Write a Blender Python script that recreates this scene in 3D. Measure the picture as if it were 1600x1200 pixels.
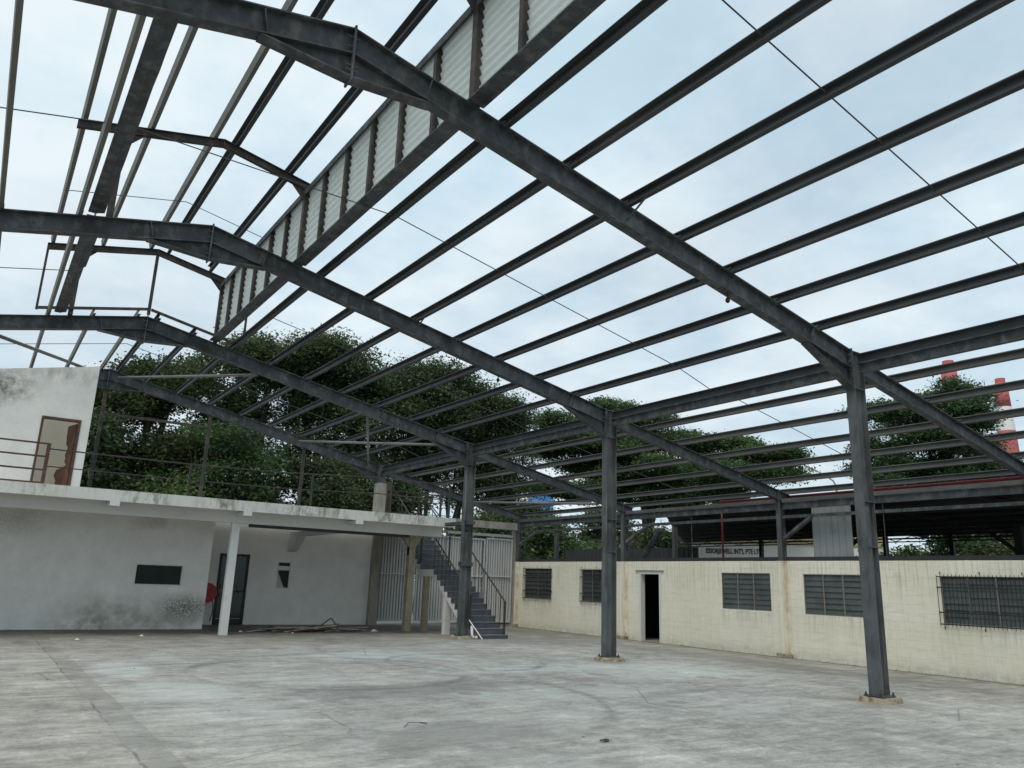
import bpy, math, random
import numpy as np
from mathutils import Vector, Matrix

random.seed(7); rng = np.random.default_rng(11)
sc = bpy.context.scene
col = sc.collection
for o in list(bpy.data.objects): bpy.data.objects.remove(o)

# ------------------------------------------------------------------ camera
PITCH, YAW, ROLL, FPX = 0.2512, 0.5911, 0.0351, 1208.9
CAM = Vector((-12.009, -7.3455, 1.6))
fwd = Vector((math.sin(YAW)*math.cos(PITCH), math.cos(YAW)*math.cos(PITCH), math.sin(PITCH)))
rgt = Vector((math.cos(YAW), -math.sin(YAW), 0)); upv = rgt.cross(fwd)
cr, sr = math.cos(ROLL), math.sin(ROLL)
r2 = cr*rgt + sr*upv; u2 = -sr*rgt + cr*upv
cd = bpy.data.cameras.new('camera'); cam = bpy.data.objects.new('camera', cd); col.objects.link(cam)
mw = Matrix.Identity(4)
for i in range(3):
    mw[i][0] = r2[i]; mw[i][1] = u2[i]; mw[i][2] = -fwd[i]; mw[i][3] = CAM[i]
cam.matrix_world = mw
cd.sensor_width = 36.0; cd.lens = 36.0*FPX/1600.0; cd.clip_start = 0.05; cd.clip_end = 3000
sc.camera = cam

# ------------------------------------------------------------------ world, sun, exposure
SUN_EL, SUN_AZ = math.radians(58), math.radians(238)      # azimuth clockwise from +Y
wd = bpy.data.worlds.new('World'); sc.world = wd; wd.use_nodes = True
nt = wd.node_tree; nt.nodes.clear()
N = nt.nodes.new; L = nt.links.new
wo = N('ShaderNodeOutputWorld'); bg = N('ShaderNodeBackground'); bg.inputs[1].default_value = 0.1
sky = N('ShaderNodeTexSky'); sky.sky_type = 'NISHITA'; sky.sun_disc = False
sky.sun_elevation = SUN_EL; sky.sun_rotation = SUN_AZ; sky.dust_density = 2.0; sky.altitude = 20
tc = N('ShaderNodeTexCoord'); sep = N('ShaderNodeSeparateXYZ'); L(tc.outputs['Generated'], sep.inputs[0])
za = N('ShaderNodeMath'); za.operation = 'MAXIMUM'; L(sep.outputs[2], za.inputs[0]); za.inputs[1].default_value = 0.0
zb = N('ShaderNodeMath'); zb.operation = 'ADD'; L(za.outputs[0], zb.inputs[0]); zb.inputs[1].default_value = 0.22
dv = N('ShaderNodeVectorMath'); dv.operation = 'DIVIDE'
cmb = N('ShaderNodeCombineXYZ')
for i in range(3): L(zb.outputs[0], cmb.inputs[i])
L(tc.outputs['Generated'], dv.inputs[0]); L(cmb.outputs[0], dv.inputs[1])
n1 = N('ShaderNodeTexNoise'); n1.inputs['Scale'].default_value = 1.3; n1.inputs['Detail'].default_value = 9; n1.inputs['Roughness'].default_value = 0.56
n1.inputs['Distortion'].default_value = 0.35
L(dv.outputs[0], n1.inputs['Vector'])
n2 = N('ShaderNodeTexNoise'); n2.inputs['Scale'].default_value = 2.2; n2.inputs['Detail'].default_value = 8; n2.inputs['Roughness'].default_value = 0.6
L(dv.outputs[0], n2.inputs['Vector'])
rp = N('ShaderNodeValToRGB'); rp.color_ramp.elements[0].position = 0.36; rp.color_ramp.elements[0].color = (0.8, 0.8, 0.8, 1)
rp.color_ramp.elements[1].position = 0.56; rp.color_ramp.elements[1].color = (1, 1, 1, 1)
L(n1.outputs[0], rp.inputs[0])
rc = N('ShaderNodeValToRGB'); rc.color_ramp.elements[0].position = 0.36; rc.color_ramp.elements[0].color = (0.545, 0.71, 0.815, 1)
rc.color_ramp.elements[1].position = 0.6; rc.color_ramp.elements[1].color = (0.765, 0.855, 0.905, 1)
L(n2.outputs[0], rc.inputs[0])
sv = N('ShaderNodeVectorMath'); sv.operation = 'SCALE'; L(rc.outputs[0], sv.inputs[0]); sv.inputs['Scale'].default_value = 10.0
mx = N('ShaderNodeMix'); mx.data_type = 'RGBA'
L(rp.outputs[0], mx.inputs[0]); L(sky.outputs[0], mx.inputs[6]); L(sv.outputs[0], mx.inputs[7])
L(mx.outputs[2], bg.inputs[0]); L(bg.outputs[0], wo.inputs[0])

sd = bpy.data.lights.new('sun', 'SUN'); sd.energy = 1.5; sd.angle = math.radians(24); sd.color = (1, 0.93, 0.82)
so = bpy.data.objects.new('sun', sd); col.objects.link(so)
sdir = Vector((math.sin(SUN_AZ)*math.cos(SUN_EL), math.cos(SUN_AZ)*math.cos(SUN_EL), math.sin(SUN_EL)))
so.rotation_euler = sdir.to_track_quat('Z', 'Y').to_euler(); so.location = (-20, -20, 30)

vs = sc.view_settings
vs.view_transform = 'Standard'; vs.look = 'None'; vs.exposure = 0.1; vs.gamma = 1.0; vs.use_curve_mapping = False

# ------------------------------------------------------------------ materials
def new_mat(name):
    m = bpy.data.materials.new(name); m.use_nodes = True
    t = m.node_tree; b = t.nodes['Principled BSDF']
    return m, t, b
def rgba(c): return (c[0], c[1], c[2], 1.0)
def pos_node(t, scale=(1, 1, 1)):
    g = t.nodes.new('ShaderNodeNewGeometry')
    mp = t.nodes.new('ShaderNodeMapping'); mp.inputs['Scale'].default_value = scale
    t.links.new(g.outputs['Position'], mp.inputs['Vector'])
    return mp.outputs[0]
def noise(t, vec, scale, detail=6, rough=0.6, dist=0.0):
    n = t.nodes.new('ShaderNodeTexNoise'); n.inputs['Scale'].default_value = scale
    n.inputs['Detail'].default_value = detail; n.inputs['Roughness'].default_value = rough; n.inputs['Distortion'].default_value = dist
    t.links.new(vec, n.inputs['Vector']); return n.outputs[0]
def ramp(t, fac, p0, p1, c0=(0, 0, 0), c1=(1, 1, 1)):
    r = t.nodes.new('ShaderNodeValToRGB'); e = r.color_ramp.elements
    e[0].position = p0; e[1].position = p1; e[0].color = rgba(c0); e[1].color = rgba(c1)
    t.links.new(fac, r.inputs[0]); return r.outputs[0]
def mixc(t, fac, a, b, mode='MIX'):
    m = t.nodes.new('ShaderNodeMix'); m.data_type = 'RGBA'; m.blend_type = mode
    for s, i in ((fac, 0), (a, 6), (b, 7)):
        if isinstance(s, (int, float)): m.inputs[i].default_value = s
        elif isinstance(s, tuple): m.inputs[i].default_value = rgba(s)
        else: t.links.new(s, m.inputs[i])
    return m.outputs[2]
def mth(t, op, a, b=None, clamp=False):
    m = t.nodes.new('ShaderNodeMath'); m.operation = op; m.use_clamp = clamp
    for s, i in ((a, 0), (b, 1)):
        if s is None: continue
        if isinstance(s, (int, float)): m.inputs[i].default_value = s
        else: t.links.new(s, m.inputs[i])
    return m.outputs[0]
def bump(t, b, h, strength=0.2, dist=0.01):
    n = t.nodes.new('ShaderNodeBump'); n.inputs['Strength'].default_value = strength; n.inputs['Distance'].default_value = dist
    t.links.new(h, n.inputs['Height']); t.links.new(n.outputs[0], b.inputs['Normal'])
def surf(name, base, var=0.2, scale=1.3, rough=0.6, metal=0.0, stain=None, stain_lo=0.58, stain_hi=0.72, stain_scale=2.2, stretch=(1, 1, 1),
         bump_s=0.15, bump_scale=60, spec=0.3, stain2=None, s2_lo=0.62, s2_hi=0.7, s2_scale=9, s2_stretch=(1, 1, 1), amount=0.8):
    m, t, b = new_mat(name)
    v = pos_node(t); vst = pos_node(t, stretch)
    a = tuple(x*(1-var) for x in base); c = tuple(min(1, x*(1+var)) for x in base)
    cc = ramp(t, noise(t, v, scale), 0.3, 0.7, a, c)
    if stain:
        f = ramp(t, noise(t, vst, stain_scale, 8, 0.65), stain_lo, stain_hi, (0, 0, 0), (amount,)*3)
        cc = mixc(t, f, cc, stain)
    if stain2:
        f = ramp(t, noise(t, pos_node(t, s2_stretch), s2_scale, 8, 0.7), s2_lo, s2_hi, (0, 0, 0), (amount,)*3)
        cc = mixc(t, f, cc, stain2)
    t.links.new(cc, b.inputs['Base Color'])
    b.inputs['Metallic'].default_value = metal; b.inputs['Specular IOR Level'].default_value = spec
    rr = ramp(t, noise(t, v, scale*3), 0.3, 0.7, (rough*0.85,)*3, (min(1, rough*1.12),)*3)
    t.links.new(rr, b.inputs['Roughness'])
    if bump_s: bump(t, b, noise(t, v, bump_scale, 4), bump_s, 0.004)
    return m
MT = {}
MT['steel'] = surf('weathered_steel', (0.052, 0.06, 0.068), 0.4, 2.3, 0.6, 0, (0.15, 0.155, 0.155), 0.48, 0.68, 5.5, (1, 1, 0.6), stain2=(0.055, 0.036, 0.027), s2_lo=0.54, s2_hi=0.68, s2_scale=6)
MT['column'] = surf('column_paint', (0.092, 0.1, 0.106), 0.35, 1.8, 0.6, 0, (0.24, 0.245, 0.235), 0.54, 0.68, 5.0, (1.6, 1.6, 0.1), stain2=(0.036, 0.032, 0.03), s2_lo=0.5, s2_hi=0.64, s2_scale=3.5, s2_stretch=(1, 1, 0.25))
MT['purlin'] = surf('purlin_steel', (0.085, 0.088, 0.086), 0.2, 0.9, 0.6, 0, (0.14, 0.137, 0.126), 0.5, 0.7, 2.0, (1, 0.3, 1), stain2=(0.07, 0.055, 0.045), s2_lo=0.62, s2_hi=0.74, s2_scale=6)
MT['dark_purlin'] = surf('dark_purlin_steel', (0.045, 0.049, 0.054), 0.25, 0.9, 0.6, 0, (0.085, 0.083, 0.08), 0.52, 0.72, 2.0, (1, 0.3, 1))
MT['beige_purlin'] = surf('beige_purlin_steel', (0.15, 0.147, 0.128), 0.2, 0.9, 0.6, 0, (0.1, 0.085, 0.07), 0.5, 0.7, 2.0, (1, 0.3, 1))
MT['rusty'] = surf('rusty_frame', (0.044, 0.041, 0.039), 0.35, 2.0, 0.7, 0, (0.11, 0.085, 0.065), 0.5, 0.66, 5)
MT['rod'] = surf('rod_steel', (0.05, 0.055, 0.06), 0.1, 1, 0.6, bump_s=0)
MT['pipe'] = surf('grey_pipe', (0.17, 0.175, 0.175), 0.12, 2, 0.5, 0, (0.16, 0.15, 0.14), 0.58, 0.7, 4)
MT['red'] = surf('red_pipe_paint', (0.17, 0.022, 0.028), 0.2, 2, 0.6, 0, (0.13, 0.04, 0.035), 0.55, 0.7, 5)
MT['hose'] = surf('hose_reel_red', (0.4, 0.03, 0.04), 0.15, 4, 0.45)
MT['plinth'] = surf('plinth_concrete', (0.37, 0.325, 0.235), 0.3, 9, 0.9, 0, (0.14, 0.1, 0.06), 0.46, 0.62, 10, bump_s=0.6, bump_scale=30)
MT['white'] = surf('white_wall_paint', (0.7, 0.695, 0.67), 0.05, 0.5, 0.85, 0, (0.43, 0.43, 0.4), 0.55, 0.8, 0.9, (1, 1, 0.5), stain2=(0.3, 0.3, 0.28), s2_lo=0.66, s2_hi=0.8, s2_scale=2.0, s2_stretch=(1, 1, 0.2), amount=0.6, bump_s=0.1)
MT['soffit'] = surf('grey_beam_paint', (0.6, 0.6, 0.58), 0.06, 0.6, 0.85, 0, (0.4, 0.4, 0.38), 0.55, 0.8, 1.5, amount=0.6)
MT['postwhite'] = surf('white_post_paint', (0.68, 0.69, 0.68), 0.05, 2, 0.8, 0, (0.5, 0.48, 0.42), 0.6, 0.75, 5)
MT['oldconc'] = surf('old_concrete', (0.3, 0.285, 0.25), 0.2, 1.5, 0.9, 0, (0.13, 0.12, 0.1), 0.5, 0.7, 2.5, (1, 1, 0.3), bump_s=0.3)
MT['timber'] = surf('weathered_timber', (0.34, 0.3, 0.22), 0.2, 3, 0.85, 0, (0.2, 0.17, 0.12), 0.5, 0.7, 6, (1, 1, 0.15), bump_s=0.3)
MT['gate'] = surf('gate_paint', (0.46, 0.465, 0.45), 0.08, 1, 0.6, 0, (0.28, 0.28, 0.26), 0.56, 0.75, 2, (1, 1, 0.2))
MT['gateframe'] = surf('gate_frame_paint', (0.47, 0.48, 0.47), 0.08, 1, 0.6, 0, (0.26, 0.24, 0.2), 0.58, 0.72, 4)
MT['tile'] = surf('stair_tile', (0.085, 0.095, 0.115), 0.2, 3, 0.5, 0, (0.15, 0.155, 0.165), 0.55, 0.7, 6)
MT['tread'] = surf('stair_tread', (0.15, 0.158, 0.17), 0.15, 3, 0.6)
MT['darkrail'] = surf('dark_rail_paint', (0.05, 0.045, 0.042), 0.25, 3, 0.55, 0, (0.11, 0.075, 0.055), 0.55, 0.7, 8)
MT['brown'] = surf('rusty_brown_rail', (0.1, 0.055, 0.04), 0.3, 3, 0.7, 0, (0.17, 0.1, 0.065), 0.52, 0.68, 8)
MT['doorwood'] = surf('brown_door_wood', (0.11, 0.055, 0.036), 0.3, 4, 0.7, 0, (0.3, 0.2, 0.13), 0.56, 0.68, 7, (1, 1, 0.2))
MT['beige'] = surf('beige_room_wall', (0.5, 0.48, 0.42), 0.06, 1, 0.9)
MT['darkroof'] = surf('dark_roof_sheet', (0.035, 0.04, 0.05), 0.25, 1, 0.8, 0, (0.055, 0.06, 0.065), 0.5, 0.7, 2)
MT['shedsteel'] = surf('shed_steel', (0.035, 0.037, 0.04), 0.2, 1, 0.7)
MT['sheetgrey'] = surf('grey_cladding', (0.27, 0.3, 0.31), 0.08, 1, 0.6, 0, (0.17, 0.165, 0.155), 0.5, 0.7, 1.8, (1, 1, 0.5))
MT['farwhite'] = surf('far_white_wall', (0.75, 0.74, 0.7), 0.05, 0.3, 0.9)
MT['fartan'] = surf('far_tan_band', (0.5, 0.4, 0.24), 0.1, 0.5, 0.9)
MT['letters'] = surf('black_letters', (0.02, 0.02, 0.022), 0.1, 1, 0.6, bump_s=0)
MT['blue'] = surf('far_blue_wall', (0.1, 0.25, 0.55), 0.08, 0.2, 0.7, bump_s=0)
MT['farglass'] = surf('far_blue_window', (0.07, 0.13, 0.25), 0.1, 0.3, 0.3, bump_s=0)
MT['chred'] = surf('chimney_red', (0.55, 0.14, 0.15), 0.12, 0.3, 0.8, 0, (0.4, 0.12, 0.12), 0.5, 0.7, 0.4, (1, 1, 0.2), bump_s=0)  # red paled and dulled to put distance haze into the colour
MT['chwhite'] = surf('chimney_white', (0.76, 0.75, 0.74), 0.06, 0.2, 0.8, bump_s=0)
MT['lamp'] = surf('lamp_post_grey', (0.3, 0.31, 0.32), 0.1, 2, 0.5)
MT['trunk'] = surf('bark', (0.075, 0.062, 0.05), 0.35, 3, 0.95, 0, (0.15, 0.135, 0.11), 0.55, 0.7, 6, (1, 1, 0.3), bump_s=0.5, bump_scale=20)
MT['debris'] = surf('scrap_timber', (0.34, 0.29, 0.22), 0.5, 2.2, 0.9)
MT['debris_dark'] = surf('dark_scrap', (0.075, 0.07, 0.062), 0.4, 2.2, 0.9)
MT['paper'] = surf('pale_scrap', (0.62, 0.61, 0.57), 0.15, 4, 0.9)
MT['litter'] = surf('dry_leaf', (0.06, 0.045, 0.035), 0.5, 9, 0.9)
MT['earth'] = surf('outer_ground', (0.13, 0.14, 0.1), 0.3, 0.08, 0.95, 0, (0.08, 0.12, 0.05), 0.45, 0.65, 0.05)
MT['glasspane'] = surf('grey_louvre_glass', (0.07, 0.083, 0.08), 0.3, 1.6, 0.25, 0, (0.12, 0.118, 0.108), 0.52, 0.72, 3.5, spec=0.5, bump_s=0.05)
MT['winframe'] = surf('window_bar_paint', (0.22, 0.215, 0.195), 0.15, 3, 0.6, 0, (0.16, 0.11, 0.08), 0.55, 0.7, 6)
MT['grille'] = surf('grille_iron', (0.025, 0.025, 0.025), 0.2, 5, 0.6)
MT['darkglass'] = surf('dark_glass', (0.012, 0.018, 0.02), 0.2, 2, 0.2, spec=0.15, bump_s=0)
MT['doorglass'] = surf('green_door_glass', (0.016, 0.04, 0.038), 0.3, 1.5, 0.15, spec=0.5, bump_s=0)
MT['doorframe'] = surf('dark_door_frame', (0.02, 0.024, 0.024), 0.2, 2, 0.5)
MT['whitetrim'] = surf('white_door_trim', (0.66, 0.66, 0.63), 0.06, 2, 0.7, 0, (0.45, 0.4, 0.3), 0.58, 0.72, 6)
MT['bulb'] = surf('black_fitting', (0.015, 0.015, 0.016), 0.1, 3, 0.5, bump_s=0)
MT['boardbrown'] = surf('stained_board', (0.2, 0.15, 0.1), 0.3, 2, 0.9, 0, (0.09, 0.075, 0.06), 0.5, 0.7, 3)

MT['mortar'] = surf('painted_joint', (0.58, 0.55, 0.43), 0.15, 2, 0.9)
def yellow_mat():
    m, t, b = new_mat('cream_wall_paint'); v = pos_node(t)
    c = ramp(t, noise(t, v, 0.7), 0.3, 0.7, (0.745, 0.71, 0.575), (0.83, 0.805, 0.7))
    fine = ramp(t, noise(t, pos_node(t, (1, 4, 1)), 6, 8, 0.7), 0.58, 0.8)
    c = mixc(t, mth(t, 'MULTIPLY', fine, 0.35), c, (0.46, 0.43, 0.31))
    sm = ramp(t, noise(t, pos_node(t, (1, 0.8, 4)), 3.0, 9, 0.75), 0.5, 0.72)
    c = mixc(t, mth(t, 'MULTIPLY', sm, 0.4), c, (0.5, 0.47, 0.36))
    drip = ramp(t, noise(t, pos_node(t, (1, 7, 0.35)), 2.4, 6, 0.6), 0.5, 0.68)
    g = t.nodes.new('ShaderNodeNewGeometry'); s = t.nodes.new('ShaderNodeSeparateXYZ'); t.links.new(g.outputs['Position'], s.inputs[0])
    top = ramp(t, mth(t, 'MULTIPLY', s.outputs[2], 0.4), 0.55, 0.96, (0.25,)*3, (1,)*3)
    c = mixc(t, mth(t, 'MULTIPLY', mth(t, 'MULTIPLY', drip, top), 0.6), c, (0.33, 0.30, 0.22))
    low = ramp(t, s.outputs[2], 0.0, 0.22, (1,)*3, (0,)*3)
    dirt = mth(t, 'MULTIPLY', low, ramp(t, noise(t, pos_node(t, (1, 1, 1)), 5, 10, 0.75), 0.34, 0.7))
    c = mixc(t, mth(t, 'MULTIPLY', dirt, 0.55), c, (0.28, 0.265, 0.21))
    for (ya, yb) in ((0.35, 2.13), (4.0, 5.72), (6.77, 8.48), (13.2, 14.9), (16.71, 18.44)):
        inn = mth(t, 'MULTIPLY', mth(t, 'GREATER_THAN', s.outputs[1], ya-0.05), mth(t, 'LESS_THAN', s.outputs[1], yb+0.05))
        bel = mth(t, 'MULTIPLY', ramp(t, s.outputs[2], 0.45, 1.03, (0,)*3, (1,)*3), mth(t, 'LESS_THAN', s.outputs[2], 1.06))
        stq = ramp(t, noise(t, pos_node(t, (1, 9, 0.5)), 1.7, 6, 0.65), 0.45, 0.62)
        c = mixc(t, mth(t, 'MULTIPLY', mth(t, 'MULTIPLY', mth(t, 'MULTIPLY', inn, bel), stq), 0.4), c, (0.36, 0.33, 0.25))
    for py in (0.0, 6.33, 12.66, 18.99):
        dd = mth(t, 'SUBTRACT', 1.0, mth(t, 'MULTIPLY', mth(t, 'ABSOLUTE', mth(t, 'SUBTRACT', s.outputs[1], py-0.1)), 7), True)
        c = mixc(t, mth(t, 'MULTIPLY', mth(t, 'MULTIPLY', dd, ramp(t, noise(t, pos_node(t, (1, 3, 0.6)), 3, 7, 0.7), 0.4, 0.6)), 0.6), c, (0.38, 0.25, 0.13))
    rust = ramp(t, noise(t, pos_node(t, (1, 1, 1)), 0.9, 7, 0.7), 0.64, 0.76)
    c = mixc(t, mth(t, 'MULTIPLY', rust, 0.35), c, (0.55, 0.42, 0.26))
    t.links.new(c, b.inputs['Base Color']); b.inputs['Roughness'].default_value = 0.85; b.inputs['Specular IOR Level'].default_value = 0.2
    bump(t, b, noise(t, v, 28, 5, 0.6), 0.35, 0.006); return m
MT['yellow'] = yellow_mat()

def stained_white():
    # white render with mould: patches with their own outline low on the wall and soot under the slab
    m, t, b = new_mat('stained_white_wall'); v = pos_node(t)
    g = t.nodes.new('ShaderNodeNewGeometry'); s = t.nodes.new('ShaderNodeSeparateXYZ'); t.links.new(g.outputs['Position'], s.inputs[0])
    c = ramp(t, noise(t, v, 0.45), 0.3, 0.7, (0.74, 0.735, 0.705), (0.82, 0.815, 0.785))
    def blob(cx, cz, rx, rz):
        dx = mth(t, 'DIVIDE', mth(t, 'SUBTRACT', s.outputs[0], cx), rx); dz = mth(t, 'DIVIDE', mth(t, 'SUBTRACT', s.outputs[2], cz), rz)
        d = mth(t, 'SQRT', mth(t, 'ADD', mth(t, 'MULTIPLY', dx, dx), mth(t, 'MULTIPLY', dz, dz)))
        return mth(t, 'SUBTRACT', 1.0, d, True)
    spk = ramp(t, noise(t, v, 22, 9, 0.85), 0.42, 0.62)
    mid = ramp(t, noise(t, v, 2.6, 7, 0.65), 0.3, 0.65)
    f = mth(t, 'MULTIPLY', mth(t, 'MULTIPLY', blob(-6.75, 0.58, 0.95, 0.5), spk), 1.9, True)
    c = mixc(t, f, c, (0.07, 0.07, 0.058))
    f = mth(t, 'MULTIPLY', mth(t, 'MULTIPLY', blob(-7.4, 0.25, 2.0, 0.85), mid), 1.0, True)
    c = mixc(t, f, c, (0.3, 0.295, 0.24))
    f = mth(t, 'MULTIPLY', mth(t, 'MULTIPLY', blob(-9.0, 0.2, 1.5, 0.85), mid), 1.25, True)
    c = mixc(t, f, c, (0.34, 0.32, 0.25))
    f = mth(t, 'MULTIPLY', mth(t, 'MULTIPLY', blob(-7.9, 2.95, 0.5, 0.28), mid), 0.9, True)
    c = mixc(t, f, c, (0.25, 0.23, 0.16))
    f = mth(t, 'MULTIPLY', mth(t, 'MULTIPLY', blob(-11.3, 2.75, 1.4, 0.5), spk), 0.8, True)
    c = mixc(t, f, c, (0.33, 0.32, 0.29))
    # upper storey soot
    f = mth(t, 'MULTIPLY', mth(t, 'MULTIPLY', blob(-12.2, 6.3, 1.3, 0.8), ramp(t, noise(t, v, 5, 8, 0.75), 0.35, 0.65)), 1.4, True)
    c = mixc(t, f, c, (0.17, 0.17, 0.15))
    f = mth(t, 'MULTIPLY', mth(t, 'MULTIPLY', blob(-10.5, 6.75, 1.5, 0.35), ramp(t, noise(t, pos_node(t, (1, 1, 0.4)), 4, 8, 0.7), 0.4, 0.65)), 1.1, True)
    c = mixc(t, f, c, (0.3, 0.3, 0.28))
    drip = ramp(t, noise(t, pos_node(t, (5, 5, 0.25)), 1.6, 6, 0.6), 0.55, 0.75)
    c = mixc(t, mth(t, 'MULTIPLY', drip, 0.1), c, (0.42, 0.42, 0.39))
    c = mixc(t, 1.0, c, ramp(t, noise(t, v, 1.6, 10, 0.75), 0.3, 0.7, (0.86,)*3, (1.06,)*3), 'MULTIPLY')
    t.links.new(c, b.inputs['Base Color']); b.inputs['Roughness'].default_value = 0.85; b.inputs['Specular IOR Level'].default_value = 0.2
    bump(t, b, noise(t, v, 25, 5, 0.6), 0.15, 0.004); return m
MT['stainwhite'] = stained_white()

def lip_mat():
    m, t, b = new_mat('stained_slab_edge'); v = pos_node(t)
    c = ramp(t, noise(t, v, 1.0), 0.3, 0.7, (0.64, 0.635, 0.59), (0.76, 0.755, 0.72))
    f = ramp(t, noise(t, pos_node(t, (1.6, 1.6, 0.6)), 3.2, 9, 0.75), 0.45, 0.64)
    band = ramp(t, noise(t, pos_node(t, (1, 0.01, 0.01)), 0.55, 3, 0.5), 0.44, 0.56)
    c = mixc(t, mth(t, 'MULTIPLY', f, band), c, (0.2, 0.185, 0.14))
    f2 = ramp(t, noise(t, pos_node(t, (6, 6, 0.4)), 2, 6, 0.6), 0.55, 0.75)
    c = mixc(t, mth(t, 'MULTIPLY', f2, 0.5), c, (0.33, 0.31, 0.26))
    t.links.new(c, b.inputs['Base Color']); b.inputs['Roughness'].default_value = 0.9
    bump(t, b, noise(t, v, 30, 5, 0.6), 0.3, 0.006); return m
MT['lip'] = lip_mat()

def louvre_mat():
    m, t, b = new_mat('translucent_louvre'); v = pos_node(t)
    c = ramp(t, noise(t, v, 1.5, 5), 0.3, 0.7, (0.8, 0.84, 0.8), (0.88, 0.9, 0.87))
    d = ramp(t, noise(t, pos_node(t, (1, 0.4, 3)), 5, 7, 0.7), 0.56, 0.76)
    c = mixc(t, mth(t, 'MULTIPLY', d, 0.4), c, (0.45, 0.43, 0.36))
    t.links.new(c, b.inputs['Base Color']); b.inputs['Roughness'].default_value = 0.5
    tr = t.nodes.new('ShaderNodeBsdfTranslucent'); t.links.new(c, tr.inputs[0])
    ms = t.nodes.new('ShaderNodeMixShader'); ms.inputs[0].default_value = 0.72
    out = t.nodes['Material Output']
    t.links.new(b.outputs[0], ms.inputs[1]); t.links.new(tr.outputs[0], ms.inputs[2]); t.links.new(ms.outputs[0], out.inputs[0]); return m
MT['louvre'] = louvre_mat()

def leaf_mat(name, c0, c1, c2):
    m, t, b = new_mat(name); v = pos_node(t)
    c = ramp(t, noise(t, v, 0.55, 4, 0.6), 0.32, 0.68, c0, c1)
    f = ramp(t, noise(t, v, 0.28, 3, 0.5), 0.56, 0.68)
    c = mixc(t, mth(t, 'MULTIPLY', f, 0.7), c, c2)
    wn = t.nodes.new('ShaderNodeTexWhiteNoise'); wn.noise_dimensions = '1D'
    g = t.nodes.new('ShaderNodeNewGeometry'); t.links.new(g.outputs['Random Per Island'], wn.inputs['W'])
    hs = t.nodes.new('ShaderNodeHueSaturation'); t.links.new(c, hs.inputs['Color'])
    t.links.new(mth(t, 'ADD', mth(t, 'MULTIPLY', wn.outputs['Value'], 0.7), 0.65), hs.inputs['Value']); c = hs.outputs[0]
    t.links.new(c, b.inputs['Base Color']); b.inputs['Roughness'].default_value = 0.5; b.inputs['Specular IOR Level'].default_value = 0.25
    tr = t.nodes.new('ShaderNodeBsdfTranslucent'); t.links.new(c, tr.inputs[0])
    ms = t.nodes.new('ShaderNodeMixShader'); ms.inputs[0].default_value = 0.38
    out = t.nodes['Material Output']
    t.links.new(b.outputs[0], ms.inputs[1]); t.links.new(tr.outputs[0], ms.inputs[2]); t.links.new(ms.outputs[0], out.inputs[0]); return m
MT['leaf_dark'] = leaf_mat('dark_foliage', (0.05, 0.085, 0.042), (0.118, 0.17, 0.08), (0.14, 0.145, 0.066))
MT['leaf_brown'] = leaf_mat('brownish_foliage', (0.05, 0.078, 0.036), (0.11, 0.14, 0.062), (0.165, 0.13, 0.06))
MT['leaf_mid'] = leaf_mat('rain_tree_foliage', (0.05, 0.095, 0.042), (0.105, 0.175, 0.072), (0.13, 0.2, 0.075))
MT['leaf_right'] = leaf_mat('deep_green_foliage', (0.045, 0.088, 0.044), (0.095, 0.16, 0.072), (0.115, 0.175, 0.075))
MT['leaf_bright'] = leaf_mat('bright_shrub_foliage', (0.06, 0.1, 0.03), (0.11, 0.15, 0.045), (0.14, 0.17, 0.05))

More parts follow.
